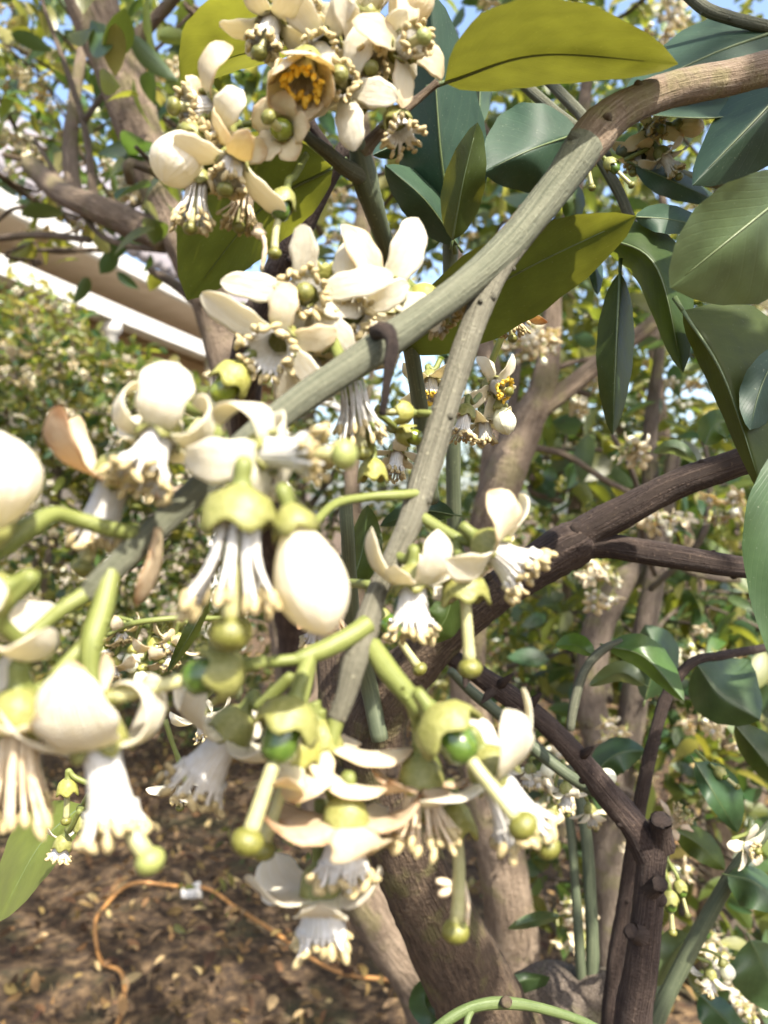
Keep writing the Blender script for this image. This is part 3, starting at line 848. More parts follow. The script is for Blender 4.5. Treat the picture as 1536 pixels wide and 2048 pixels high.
# left tree: forked grey trunk, light crown against the sky
tree('grey-trunked tree leaning left with thick fork, sunlit bark and thin crown against the sky',
     [(960, 2480, 1.6, 75), (860, 2010, 1.55, 66), (760, 1850, 1.52, 60), (665, 1680, 1.5, 54), (600, 1400, 1.5, 50), (545, 1050, 1.5, 48), (470, 780, 1.5, 46), (420, 600, 1.5, 48), (345, 440, 1.5, 50), (290, 300, 1.5, 52), (235, 130, 1.5, 62), (165, -30, 1.5, 58), (90, -220, 1.5, 45)],
     [[(335, 480, 1.5, 34), (270, 450, 1.52, 38), (190, 415, 1.55, 34), (130, 390, 1.6, 30), (60, 330, 1.7, 24)],
      [(235, 130, 1.5, 34), (290, 60, 1.48, 18), (345, 0, 1.45, 15), (400, -80, 1.4, 12)],
      [(150, 400, 1.6, 22), (140, 300, 1.65, 19), (150, 190, 1.7, 15), (165, 90, 1.75, 12), (170, -30, 1.8, 9)],
      [(180, 480, 1.6, 8), (80, 470, 1.7, 9), (-20, 478, 1.8, 9)],
      [(330, 500, 1.5, 9), (250, 490, 1.52, 8), (190, 460, 1.56, 7), (120, 360, 1.62, 6), (70, 280, 1.7, 5)],
      [(190, 410, 1.55, 12), (170, 260, 1.6, 9), (130, 130, 1.65, 7), (90, 20, 1.7, 5), (70, -60, 1.7, 4)],
      [(170, 240, 1.6, 8), (230, 160, 1.62, 6), (300, 110, 1.6, 5), (380, 30, 1.6, 4)],
      [(420, 620, 1.5, 20), (350, 570, 1.6, 12), (300, 540, 1.7, 8)]],
     [(60, 120, 2.3, 150, 170, .5, 80), (200, 60, 2.4, 120, 130, .5, 50), (330, 120, 2.2, 110, 140, .5, 70), (90, 330, 2.3, 140, 90, .4, 40), (280, 330, 2.1, 140, 130, .4, 70), (420, 60, 2.0, 110, 100, .4, 60), (100, -220, 2.2, 330, 160, .7, 150), (160, 200, 3.0, 260, 220, .5, 380), (170, 470, 1.9, 230, 70, .3, 26), (430, 320, 2.6, 130, 200, .4, 160), (240, 60, 1.25, 90, 120, .12, 14), (300, 380, 1.25, 70, 90, .1, 12)],
     [(60, 170, 2.3, 45, 40, .1, 14), (40, 300, 2.2, 60, 50, .1, 12), (330, 160, 2.0, 40, 40, .1, 9), (20, 30, 2.3, 40, 60, .1, 7), (250, 350, 2.0, 50, 40, .1, 8), (290, 250, 2.1, 40, 30, .1, 5), (450, 470, 1.9, 40, 40, .1, 5), (120, 460, 1.8, 100, 30, .1, 5), (180, 120, 2.6, 200, 160, .3, 26)],
     'bark_tan', n_single=260, weights=(.5, .35, .15), fl_scale=1.1)

# middle tree: pale brown trunk rising to the right
tree('pale brown tree behind the dark forked limb, trunk bending right with branch shadows',
     [(1030, 2520, 1.7, 84), (1025, 1950, 1.65, 70), (1010, 1760, 1.6, 62), (985, 1640, 1.6, 56), (945, 1450, 1.6, 50), (935, 1280, 1.6, 48), (965, 1100, 1.55, 50), (1010, 950, 1.5, 50), (1055, 840, 1.5, 46), (1085, 780, 1.5, 36), (1100, 690, 1.5, 26), (1110, 560, 1.5, 22), (1150, 380, 1.5, 18), (1180, 100, 1.55, 14)],
     [[(1060, 830, 1.5, 30), (1130, 780, 1.5, 26), (1220, 710, 1.5, 22), (1310, 640, 1.5, 18), (1390, 540, 1.5, 14), (1440, 380, 1.5, 10)],
      [(975, 1050, 1.55, 40), (990, 900, 1.6, 34), (985, 760, 1.65, 28), (940, 600, 1.7, 22), (880, 420, 1.75, 16)],
      [(1180, 790, 1.55, 8), (1080, 760, 1.6, 8), (1130, 730, 1.6, 7), (1190, 715, 1.6, 6)],
      [(1040, 890, 1.5, 10), (1130, 910, 1.5, 8), (1210, 960, 1.5, 8), (1260, 985, 1.5, 7)],
      [(1330, 640, 1.5, 9), (1290, 500, 1.6, 12), (1330, 440, 1.6, 11), (1300, 300, 1.6, 8)],
      [(720, 1300, 1.9, 20), (700, 800, 1.9, 22), (720, 500, 1.9, 24), (735, 330, 1.9, 20), (700, 100, 1.9, 14)],
      [(1010, 950, 1.5, 14), (1060, 430, 1.8, 10), (1010, 320, 1.8, 9), (930, 200, 1.8, 8)]],
     [(1050, 520, 2.0, 120, 120, .4, 40), (1200, 700, 1.9, 140, 100, .4, 70), (1100, 60, 2.1, 250, 120, .5, 70), (1350, 330, 2.0, 200, 160, .4, 50), (700, 420, 2.2, 160, 160, .4, 80), (560, 190, 2.3, 180, 110, .4, 60), (1120, 900, 1.9, 120, 110, .4, 80), (1480, 620, 2.0, 90, 90, .4, 40), (1130, 420, 2.6, 170, 170, .4, 150), (1030, 230, 2.6, 120, 150, .4, 90), (1130, 640, 2.7, 150, 110, .4, 120), (1300, 180, 2.6, 200, 160, .4, 100), (820, 250, 2.6, 150, 200, .4, 90), (600, 330, 2.7, 150, 120, .4, 90), (1400, 700, 2.7, 110, 80, .3, 50), (1150, -250, 2.0, 400, 160, .6, 180)],
     [(1060, 690, 1.35, 60, 35, .06, 14), (1000, 40, 1.8, 60, 40, .1, 7), (1320, 40, 1.7, 60, 40, .1, 9), (1150, 90, 1.8, 50, 40, .1, 6), (690, 440, 1.9, 60, 60, .1, 9), (1400, 780, 1.7, 60, 40, .08, 9), (1180, 800, 1.6, 60, 60, .08, 9), (560, 260, 2.0, 60, 40, .1, 5), (1500, 640, 1.7, 40, 40, .1, 6)],
     'bark_tan', n_single=280, weights=(.55, .25, .2))

# right tree: brown trunk low on the right, dense dark leaves
tree('brown tree with pale knotted trunk among dark leaves right of the pruned stem',
     [(1240, 2330, 1.9, 62), (1225, 1900, 1.85, 50), (1215, 1600, 1.8, 46), (1195, 1470, 1.8, 42), (1180, 1400, 1.8, 40), (1195, 1260, 1.8, 38), (1240, 1170, 1.8, 34), (1280, 1130, 1.8, 28), (1300, 1010, 1.8, 22), (1300, 860, 1.8, 18), (1320, 700, 1.85, 14)],
     [[(1255, 1150, 1.8, 16), (1330, 1120, 1.8, 13), (1400, 1150, 1.8, 11), (1480, 1160, 1.8, 9)],
      [(1350, 900, 1.75, 16), (1320, 1100, 1.75, 24), (1290, 1260, 1.75, 30), (1262, 1440, 1.8, 34), (1230, 1640, 1.85, 36)],
      [(1300, 1180, 1.6, 8), (1400, 1080, 1.5, 9), (1420, 960, 1.5, 7), (1400, 850, 1.5, 6)],
      [(1310, 1150, 1.6, 7), (1290, 1090, 1.5, 7), (1270, 960, 1.35, 7), (1225, 870, 1.3, 7)]],
     [(1380, 1250, 2.2, 230, 170, .5, 330), (1130, 1280, 2.3, 150, 120, .5, 170), (1420, 1480, 2.0, 180, 160, .4, 170), (1130, 1450, 2.2, 160, 130, .5, 130), (1330, 960, 2.2, 220, 130, .5, 240), (1450, 1800, 1.8, 150, 200, .4, 120), (1150, 1750, 2.1, 140, 160, .4, 90)],
     [(1200, 1160, 1.35, 40, 55, .06, 14), (1330, 1040, 1.25, 50, 30, .05, 9), (1440, 1010, 1.25, 40, 40, .05, 8), (1260, 895, 1.15, 40, 28, .05, 9), (1400, 1300, 1.6, 80, 50, .1, 12), (1110, 1560, 1.4, 50, 80, .1, 14), (1430, 1450, 1.5, 60, 40, .1, 8), (1240, 1500, 1.5, 60, 60, .1, 8), (1150, 1850, 1.5, 50, 60, .1, 12), (1480, 1950, 1.3, 70, 60, .1, 12), (800, 1850, 1.6, 30, 30, .05, 6), (1310, 1720, 1.4, 50, 70, .1, 10)],
     'bark_grey', n_single=290, weights=(.45, .4, .15))

# big trunk at the right edge
tree('thick sunlit trunk with grey shadow patches beyond the hanging calyxes',
     [(1440, 2200, 2.4, 75), (1450, 1800, 2.4, 66), (1470, 1600, 2.4, 62), (1500, 1450, 2.4, 58), (1540, 1200, 2.4, 52), (1580, 900, 2.4, 44), (1600, 500, 2.4, 34)],
     [[(1480, 1560, 2.4, 36), (1430, 1400, 2.4, 26), (1400, 1200, 2.4, 22), (1330, 900, 2.4, 18), (1300, 600, 2.5, 14)]],
     [(1480, 1100, 2.8, 170, 300, .5, 260), (1560, 500, 2.8, 220, 300, .6, 160)],
     [(1460, 820, 2.3, 70, 50, .1, 9), (1350, 1480, 2.2, 60, 40, .1, 6)], 'bark_tan', n_single=120)

tree('broad leafy tree filling the gaps behind the drooping dark leaves',
     [(1120, 1800, 3.5, 24), (1130, 1400, 3.5, 22), (1150, 1000, 3.5, 18), (1180, 600, 3.5, 12), (1200, 300, 3.5, 8)],
     [[(1140, 1100, 3.5, 12), (1000, 800, 3.5, 9), (900, 450, 3.4, 6)], [(1150, 1000, 3.5, 12), (1300, 750, 3.5, 9), (1420, 400, 3.5, 6)]],
     [(1120, 300, 3.4, 260, 230, .5, 650), (1400, 480, 3.4, 220, 260, .5, 480), (850, 330, 3.4, 230, 240, .5, 620), (1120, 780, 3.4, 260, 230, .5, 1000), (1400, 960, 3.4, 220, 170, .5, 600), (1000, 1150, 3.4, 240, 170, .5, 500), (1300, 60, 3.4, 260, 120, .4, 260)],
     [(1120, 300, 2.9, 220, 200, .2, 26), (850, 350, 2.9, 180, 200, .2, 24), (1400, 500, 2.9, 160, 220, .2, 18), (1120, 760, 2.9, 220, 200, .2, 34), (1350, 960, 2.9, 180, 130, .2, 20)],
     'bark_tan', n_single=280, weights=(.45, .2, .35), size=(.06, .105), fl_scale=1.2)

# leafy trees of the left hedge line, below the eave
tree('dense sunlit leafy tree with many pale blossoms in front of the house',
     [(60, 1750, 4.2, 18), (80, 1400, 4.2, 16), (110, 1000, 4.2, 14), (120, 700, 4.2, 9)],
     [[(95, 1200, 4.2, 9), (30, 1000, 4.2, 8), (10, 800, 4.2, 6)], [(100, 1150, 4.2, 9), (250, 980, 4.2, 8), (300, 800, 4.1, 6)]],
     [(40, 740, 4.3, 200, 190, .6, 1250), (250, 850, 4.3, 180, 175, .6, 1150), (120, 1050, 4.3, 220, 230, .6, 1000), (330, 1000, 4.4, 170, 260, .6, 850), (160, 1320, 4.2, 240, 170, .5, 700)],
     [(70, 700, 3.7, 110, 130, .2, 42), (270, 800, 3.7, 120, 110, .2, 34), (120, 950, 3.7, 140, 160, .2, 26), (330, 900, 3.8, 90, 150, .2, 18), (100, 1200, 3.7, 140, 110, .2, 18)],
     'bark_grey', n_single=290, weights=(.5, .2, .3), size=(.055, .10), fl_scale=1.25, kinds=(0, 1, 2, 3))
tree('leafy tree between the leaning grey trunk and the pale brown trunk',
     [(560, 1780, 4.6, 20), (570, 1400, 4.6, 17), (600, 1000, 4.6, 14), (640, 700, 4.6, 9)],
     [[(590, 1100, 4.6, 10), (480, 900, 4.6, 8), (470, 700, 4.6, 6)], [(595, 1050, 4.6, 9), (720, 850, 4.6, 8), (760, 600, 4.6, 6)]],
     [(500, 950, 4.7, 190, 260, .6, 800), (720, 900, 4.7, 190, 280, .6, 800), (560, 1280, 4.7, 230, 190, .6, 700), (800, 1250, 4.7, 200, 220, .6, 600), (640, 600, 4.7, 230, 200, .6, 420)],
     [(560, 800, 4.1, 170, 230, .2, 34), (760, 1000, 4.1, 120, 250, .2, 26), (480, 1250, 4.1, 120, 120, .2, 16)],
     'bark_grey', n_single=200, size=(.055, .10), weights=(.5, .25, .25), fl_scale=1.2, kinds=(0, 1, 2, 3))
# far row closing the view
for i, (cx_, dd, top, lab) in enumerate(((1000, 6.6, 640, 'bushy far tree seen between the pale brown trunk and dark fork'),
                                         (1330, 6.9, 860, 'low far tree under the bright sky gap behind the drooping leaves'),
                                         (1650, 6.5, 700, 'far tree behind the thick sunlit trunk'),
                                         (250, 6.6, 1010, 'low shaded bush at the foot of the house wall'))):
    h_ = (1560 - top) / 2
    tree(lab, [(cx_, 1420, dd, 16), (cx_ + 10, 1250, dd, 14), (cx_ - 10, top + 150, dd, 8)], [],
         [(cx_, top + h_, dd, 260, h_, .9, 2200), (cx_ - 120, top + h_ * 1.3, dd - .3, 180, h_ * .7, .7, 700)],
         [(cx_, top + h_ * .8, dd - .8, 200, h_ * .7, .2, 22)], 'bark_grey', 'far trees closing the grove', 0, (.45, .35, .2), (.07, .13), 1.4, (0, 1, 2, 3), 4)

# ================================================================== BROWN TREE WITH THE DARK FORKED LIMB
base = W(1110, 2900, .85)
brown = thing('pomelo_tree', 'brown-barked tree leaning up to a dark forked limb behind the blossoms', 'tree', (base.x, base.y, 0))
stem('trunk', [(1250, 3560, .92, 110), (1060, 2250, .78, 104), (975, 2048, .70, 92), (925, 1940, .67, 82), (855, 1800, .64, 74), (805, 1690, .62, 70), (765, 1560, .60, 68), (748, 1460, .585, 66), (775, 1390, .575, 62), (835, 1320, .565, 52), (900, 1262, .56, 42), (985, 1192, .555, 40), (1010, 1172, .553, 38)], 'bark_brown', brown, 22, 100, .05, 7)
stem('limb', [(960, 1212, .557, 37), (1000, 1180, .554, 41), (1060, 1140, .55, 43), (1130, 1096, .545, 46), (1165, 1078, .542, 40), (1185, 1066, .541, 20)], 'bark_dark', brown, 20, 40, .05, 4)
stem('limb', [(1120, 1100, .545, 40), (1180, 1060, .54, 34), (1250, 1022, .53, 32), (1350, 970, .52, 30), (1440, 938, .51, 29), (1540, 902, .50, 28), (1700, 840, .50, 28), (1900, 800, .52, 24)], 'bark_dark', brown, 16, 60, .035, 5)
stem('limb', [(1130, 1092, .545, 34), (1200, 1090, .54, 27), (1280, 1102, .53, 25), (1380, 1118, .525, 24), (1480, 1134, .52, 22), (1600, 1140, .52, 22), (1750, 1110, .53, 18)], 'bark_dark', brown, 16, 50, .035, 5)
stem('branch', [(700, 1240, .66, 56), (690, 1320, .64, 56), (700, 1420, .62, 60), (740, 1500, .60, 62)], 'bark_brown', brown, 16, 26, .04, 2)
stem('branch', [(860, 1295, .565, 12), (950, 1342, .56, 17), (905, 1330, .562, 16)][:2], 'bark_dark', brown, 10, 10)

# ================================================================== PRUNED STEM AT THE RIGHT
base = W(1262, 2500, .62)
pruned = thing('pruned_branch', 'purplish brown stem with sawn stubs and a thorny arm rising left', 'branch', (base.x, base.y, 0))
stem('stem', [(1180, 4650, .62, 60), (1240, 2700, .62, 44), (1262, 2100, .60, 37), (1280, 1950, .59, 34), (1292, 1850, .585, 31), (1300, 1760, .58, 29), (1308, 1690, .577, 28), (1320, 1650, .575, 24)], 'bark_dark', pruned, 18, 70, .03, 4)
stem('arm', [(1300, 1720, .58, 27), (1270, 1655, .578, 29), (1225, 1600, .575, 26), (1160, 1520, .57, 22), (1095, 1450, .57, 21), (1040, 1408, .57, 22), (980, 1365, .57, 21), (930, 1330, .57, 18), (880, 1302, .57, 15)], 'bark_dark', pruned, 16, 70, .05, 6)
stem('arm', [(1225, 1600, .578, 13), (1150, 1560, .60, 12), (1060, 1490, .62, 12), (1000, 1430, .63, 12), (940, 1380, .64, 11), (900, 1340, .64, 9)], 'stem_dark_green', pruned, 10, 40)
for (a, b, r) in (((1322, 1690), (1322, 1640), 21), ((1300, 1776), (1320, 1768), 17), ((1280, 1868), (1262, 1863), 16)):
    mb = MB(); p0, p1 = np.array(W(*a, .577)), np.array(W(*b, .560))
    rr = r / F * .57
    mb.tube([p0, p0 * .5 + p1 * .5, p1], [rr * 1.35, rr, rr * .95], 12, 0, .12, False)
    dd = (p1 - p0) / np.linalg.norm(p1 - p0); mb.ball(p1, rr * .9, dd, rr * .3, 1, 12, 6, .09)
    mb.build('sawn_stub', ['bark_dark', 'bark_dark'], pruned, p0)
for (x, y, dx, dy) in ((955, 1335, -20, -38), (935, 1345, -6, 30), (985, 1380, -22, 26), (1000, 1370, 26, -22), (1060, 1410, 22, -24), (1165, 1510, 22, -16), (905, 1312, 14, -22)):
    mb = MB(); p0 = np.array(W(x, y, .565)); p1 = np.array(W(x + dx, y + dy, .555)); mb.tube([p0, (p0 + p1) / 2, p1], [.004, .0028, .0009], 7, 0, .08); mb.build('thorn', 'bark_dark', pruned, p0)
stem('twig', [(1215, 2100, .66, 18), (1228, 1950, .655, 17), (1250, 1800, .65, 15), (1275, 1640, .64, 14), (1300, 1510, .63, 13), (1335, 1390, .63, 12), (1385, 1325, .63, 10), (1450, 1310, .64, 9), (1560, 1290, .66, 8)], 'bark_dark', pruned, 10, 60, .06, 9)
leaf(pruned, [(1215, 1292, .60), (1290, 1315, .585), (1368, 1402, .57)], 40, 26, .012, .02, 'leaf_fresh')
stem('twig', [(1140, 1460, .585, 9), (1150, 1400, .59, 10), (1170, 1340, .595, 9), (1205, 1300, .60, 9), (1245, 1282, .60, 6)], 'stem_green', pruned, 8, 24)
leaf(pruned, [(1190, 1312, .60), (1150, 1290, .605), (1110, 1292, .61)], 14, 24, .01, .0, 'leaf_fresh')
leaf(pruned, [(1290, 1370, .70), (1240, 1345, .70), (1178, 1372, .71)], 18, 24, .02, .0, 'leaf_pale')
leaf(pruned, [(1395, 1330, .66), (1440, 1390, .65), (1520, 1440, .64)], 95, 55, .05, .02, 'leaf_green')
leaf(pruned, [(1290, 1400, .80), (1310, 1310, .80), (1290, 1250, .82)], 40, 50, .02, .02, 'leaf_green')
leaf(pruned, [(1180, 1555, .72), (1230, 1510, .72), (1290, 1500, .73)], 35, 40, .03, .0, 'leaf_green')
leaf(pruned, [(1390, 1525, .66), (1430, 1590, .65), (1475, 1665, .66)], 55, 22, .02, .0, 'leaf_green')
leaf(pruned, [(1470, 1450, .68), (1520, 1510, .67), (1580, 1590, .66)], 40, 30, .01, .02, 'leaf_sunny')

# ================================================================== GNARLED STUMP WITH GREEN SHOOTS
base = W(1130, 2400, .75)
stump = thing('tree_stump', 'gnarled grey burr of wood sprouting green shoots at the foot of the brown trunk', 'stump', (base.x, base.y, 0))
mb = MB(); c = np.array(W(1115, 2040, .76)); mb.ball(c, .052, (0.3, 0, 1), .050, 0, 30, 22, .02)
mb.ball(np.array(W(1190, 1990, .75)), .024, (1, 0, .4), .03, 0, 18, 12, .03); mb.ball(np.array(W(1060, 1990, .745)), .020, (-1, 0, .5), .024, 0, 16, 12, .04)
mb.tube([np.array(W(1115, 2080, .76)), np.array(W(1120, 2400, .76)), np.array((c[0], c[1], -.03))], [.048, .055, .09], 20, 0, .05)
mb.build('burr', 'bark_grey', stump, c)
stem('shoot', [(1180, 2000, .75, 14), (1185, 1900, .75, 13), (1175, 1700, .76, 12), (1160, 1600, .77, 11), (1140, 1530, .78, 9)], 'stem_dark_green', stump, 10, 36)
stem('shoot', [(1165, 1990, .75, 11), (1158, 1880, .75, 10), (1150, 1760, .76, 9), (1140, 1650, .77, 9), (1120, 1560, .78, 8)], 'stem_dark_green', stump, 10, 36)
leaf(stump, [(1000, 2010, .72), (1030, 1965, .72), (1100, 1955, .73)], 16, 46, .0, .02, 'leaf_green')
leaf(stump, [(1120, 1832, .80), (1070, 1840, .80), (1015, 1858, .80)], 14, 16, .01, 0, 'leaf_pale')
leaf(stump, [(900, 2060, .72), (850, 2010, .72), (860, 1950, .73)], 32, 26, .0, .02, 'leaf_green')

# green shoot crossing low in front
low = thing('green_shoot', 'slender green shoot arching in front of the stump and brown trunk', 'shoot', W(860, 2070, .42))
stem('stem', [(820, 2110, .42, 11), (880, 2052, .42, 11), (940, 2016, .425, 11), (1005, 2006, .43, 12), (1080, 2016, .435, 10), (1180, 2050, .44, 9), (1300, 2120, .45, 8)], 'stem_shoot', low, 12, 50)
stem('side_shoot', [(945, 2018, .425, 7), (935, 2040, .42, 7), (928, 2080, .415, 7)], 'stem_shoot', low, 8, 12)
mb = MB(); mb.ball(W(1012, 2004, .425), .0034, None, .003, 0, 8, 6, .15); mb.build('node', 'stem_brown', low, W(1012, 2004, .425))

# dark green stem at lower right with white flowers
rs = thing('flowering_shoot', 'dark green shoot at the stump with drooping white flowers and bare calyxes', 'shoot', W(1290, 2150, .72))
stem('stem', [(1270, 2200, .70, 18), (1310, 2048, .70, 17), (1370, 1920, .70, 16), (1440, 1790, .69, 15), (1500, 1700, .68, 13), (1570, 1620, .68, 10)], 'stem_dark_green', rs, 12, 50)
leaf(rs, [(1455, 1750, .66), (1510, 1765, .65), (1580, 1820, .64)], 28, 55, .03, .0, 'leaf_green')
leaf(rs, [(1380, 1870, .72), (1350, 1900, .72), (1310, 1975, .72)], 30, 40, .02, .0, 'leaf_pale')
leaf(rs, [(1500, 1880, .74), (1530, 1940, .74), (1570, 2030, .74)], 40, 70, .02, .0, 'leaf_green')
leaf(rs, [(1400, 1990, .78), (1440, 2030, .78), (1500, 2090, .78)], 30, 40, .02, .0, 'leaf_green')
leaf(rs, [(1350, 1660, .80), (1400, 1690, .80), (1450, 1740, .80)], 30, 30, .02, .0, 'leaf_olive')
flower(rs, (1490, 1690, .62), (.5, .1, -.8), .95, phi=(60, 110), ped=[(1500, 1640, .66), (1495, 1665, .64)], tubelen=9, styl=10)
flower(rs, (1420, 1950, .70), (-.05, 1, -.1), .95, phi=(40, 150), ped=[(1370, 1900, .71), (1395, 1915, .7)], petals=4)
bud(rs, (1445, 1925, .70), (.45, .8, 0), 1.0, ped=[(1370, 1900, .71), (1410, 1900, .7)])
flower(rs, (1360, 1775, .64), (.25, 1, -.1), .95, petals=0, tube=False, ovary=True, styl=22, ped=[(1320, 1690, .66), (1335, 1720, .65)])
flower(rs, (1340, 1800, .63), (.05, 1, -.1), 1.15, petals=0, tube=False, ovary=True, styl=20, ped=[(1325, 1700, .65), (1330, 1750, .64)])
flower(rs, (1440, 1545, .66), (.6, .5, 0), .9, petals=0, tube=False, ovary=True, styl=19, ped=[(1390, 1500, .68), (1415, 1525, .67)])
flower(rs, (1345, 1650, .75), (.3, -.5, -.3), 1.1, petals=3, phi=(60, 120), mat='petal_wilted', anth='anther', spread=.6, loose='dry', ped=[(1330, 1740, .7), (1335, 1700, .72)])
# white flowers hanging behind the thorny arm
ws = thing('flowering_shoot', 'thin green shoot of small white flowers under the thorny brown arm', 'shoot', W(1090, 1480, .68))
stem('stem', [(1000, 1430, .66, 8), (1060, 1480, .67, 8), (1110, 1520, .68, 7), (1170, 1560, .69, 5)], 'stem_green', ws, 8, 24)
flower(ws, (1132, 1580, .66), (.02, 1, -.1), 1.0, phi=(45, 175), ped=[(1125, 1520, .68), (1130, 1545, .67)])
flower(ws, (1060, 1540, .68), (-.1, 1, 0), .9, phi=(45, 140), ped=[(1080, 1495, .68), (1070, 1515, .68)])
flower(ws, (1180, 1620, .70), (.3, 1, 0), .9, phi=(45, 120), mat='petal_cream', ped=[(1150, 1550, .69), (1165, 1585, .69)])
bud(ws, (1195, 1545, .66), (.6, .3, 0), 1.0, r=7.5, ped=[(1150, 1545, .68), (1175, 1540, .67)], lime=True)
bud(ws, (1095, 1520, .66), (0, 1, 0), .9, ped=[(1085, 1500, .68), (1092, 1508, .67)])
flower(ws, (1105, 1620, .66), (.1, 1, 0), .9, petals=0, tube=False, styl=12, ped=[(1120, 1530, .68), (1108, 1580, .67)])

# ================================================================== UPPER RIGHT LEAFY BRANCH
ub = thing('leafy_branch', 'branch of large dark blue-green leaves with greenish twigs and drooping tips', 'branch', W(1700, 500, .6))
stem('stem', [(1330, -60, .50, 12), (1400, 10, .50, 13), (1460, 36, .50, 13), (1540, 56, .50, 13), (1700, 100, .52, 14)], 'stem_green', ub, 10, 40, .03, 3)
stem('twig', [(985, 90, .52, 10), (1040, 160, .515, 11), (1100, 215, .51, 11), (1170, 275, .505, 11), (1230, 370, .50, 11), (1262, 440, .50, 10), (1285, 495, .50, 8)], 'stem_green', ub, 10, 50)
stem('twig', [(1040, 100, .54, 9), (1110, 175, .53, 11), (1170, 240, .52, 12), (1215, 320, .51, 12)], 'stem_green', ub, 10, 40)
stem('twig', [(1240, 300, .50, 11), (1400, 360, .54, 11), (1600, 380, .56, 12)], 'stem_dark_green', ub, 10, 20)
leaf(ub, [(1560, 60, .50), (1420, 110, .485), (1245, 195, .47)], 60, 70, -.01, .05, 'leaf_deep')
leaf(ub, [(1545, 190, .46), (1440, 235, .45), (1230, 225, .47)], 0.1, 40, .0, .05, 'leaf_deep')
leaf(ub, [(1640, 100, .43), (1520, 230, .42), (1385, 370, .42)], 95, 70, .02, .04, 'leaf_deep')
leaf(ub, [(1620, 350, .33), (1470, 470, .315), (1340, 575, .315)], 150, 95, .04, -.02, 'leaf_pale')
leaf(ub, [(1160, 265, .50), (1060, 300, .475), (965, 345, .47)], 90, 95, .03, .02, 'leaf_deep', wave=.04)
leaf(ub, [(1195, 470, .45), (1310, 530, .43), (1366, 745, .43)], 62, 48, .02, .05, 'leaf_olive')
leaf(ub, [(1240, 545, .46), (1232, 700, .45), (1225, 870, .45)], 36, 40, .035, .015, 'leaf_olive')
leaf(ub, [(1366, 622, .42), (1450, 760, .40), (1530, 1000, .39)], 150, 34, .03, .02, 'leaf_olive')
leaf(ub, [(1560, 690, .40), (1520, 780, .39), (1500, 860, .385)], 60, 40, .03, .0, 'leaf_deep')
leaf(ub, [(1575, 880, .36), (1540, 1080, .35), (1560, 1350, .35)], 56, 56, .03, .0, 'leaf_green')
leaf(ub, [(1270, 434, .44), (1335, 438, .44), (1420, 455, .45)], 30, 30, .02, .0, 'leaf_deep')
leaf(ub, [(1270, 330, .50), (1340, 360, .50), (1440, 405, .50)], 24, 36, .02, .0, 'leaf_deep')
leaf(ub, [(1130, 360, .50), (1150, 400, .50), (1145, 460, .50)], 20, 30, .02, .0, 'leaf_olive')
leaf(ub, [(1180, 500, .47), (1190, 540, .47), (1195, 590, .47)], 16, 14, .02, .0, 'leaf_deep')
leaf(ub, [(1410, 890, .7), (1430, 850, .7), (1480, 840, .7)], 30, 36, .02, .0, 'leaf_fresh')
leaf(ub, [(1395, 925, .75), (1350, 895, .75), (1305, 905, .75)], 14, 16, .02, .0, 'leaf_pale')
flower(ub, (1300, 262, .50), (.25, .3, -.8), .95, phi=(55, 120), mat='petal_cream', ped=[(1240, 250, .52), (1275, 250, .51)], tubelen=9, styl=11)
flower(ub, (1275, 300, .51), (-.2, .8, -.2), .9, phi=(50, 120), mat='petal_cream', ped=[(1235, 300, .51), (1255, 290, .51)])
flower(ub, (1325, 310, .50), (.55, .8, -.1), .9, petals=4, phi=(50, 140), ped=[(1250, 320, .5), (1290, 300, .5)])
bud(ub, (1355, 250, .50), (.9, .1, 0), 1.0, mat='petal_cream', ped=[(1290, 240, .51), (1325, 245, .5)])
flower(ub, (1222, 330, .48), (.75, .8, -.1), .75, petals=0, tube=False, ovary=True, styl=22, ped=[(1200, 310, .49), (1210, 318, .49)])
flower(ub, (1175, 330, .48), (.2, 1, 0), .8, petals=0, tube=False, styl=16, ped=[(1170, 290, .5), (1172, 305, .49)])

stem('limb', [(1600, 380, .56, 14), (1900, 300, .60, 16), (2300, 200, .62, 20)], 'stem_grey', ub, 10, 20)
shade_pts = np.stack([rng.uniform(.40, .85, 110), rng.uniform(-.12, .30, 110), rng.uniform(1.95, 2.25, 110)], 1)  # leaf clump added out of view to shade the brown trunk
scatter_leaves('crown', shade_pts, rng.uniform(.06, .11, 110), ub, ('leaf_deep', 'leaf_olive'), (.6, .4))
mb = MB(); mb.tube(spline([W(2300, 200, .62), (.62, .35, 1.9), (.5, .1, 2.1)], 14), np.linspace(.008, .004, 14), 8, 0, .05); mb.build('limb', 'stem_grey', ub, W(2300, 200, .62))  # unseen limb added to carry the shading clump

# ================================================================== UPPER SPRAY ON THE DARK GREEN TWIG
up = thing('flowering_branch', 'dark green upright twig topped with a crowded spray of sunlit cream blossoms', 'branch', W(860, 960, .5))
stem('stem', [(862, 1000, .48, 17), (848, 880, .45, 17), (832, 760, .42, 16), (810, 640, .39, 16), (785, 540, .36, 17), (765, 470, .34, 18), (742, 400, .325, 23), (728, 350, .32, 27), (718, 300, .315, 20), (702, 268, .31, 15), (690, 225, .305, 11)], 'stem_dark_green', up, 16, 90, .03, 7)
stem('stem', [(915, 1150, .60, 16), (908, 1020, .58, 15), (906, 860, .56, 15), (903, 680, .54, 15), (900, 540, .52, 15), (905, 470, .51, 16), (930, 400, .50, 13)], 'stem_dark_green', up, 12, 60, .03, 3)
stem('stem', [(760, 1480, .55, 17), (735, 1360, .55, 18), (705, 1240, .5, 17), (696, 1085, .45, 14), (690, 1000, .44, 14)], 'stem_dark_green', up, 12, 40, .03, 4)
stem('twig', [(722, 352, .318, 19), (690, 335, .312, 16), (655, 305, .305, 14), (625, 282, .30, 12), (605, 262, .30, 9)], 'stem_green', up, 12, 26)
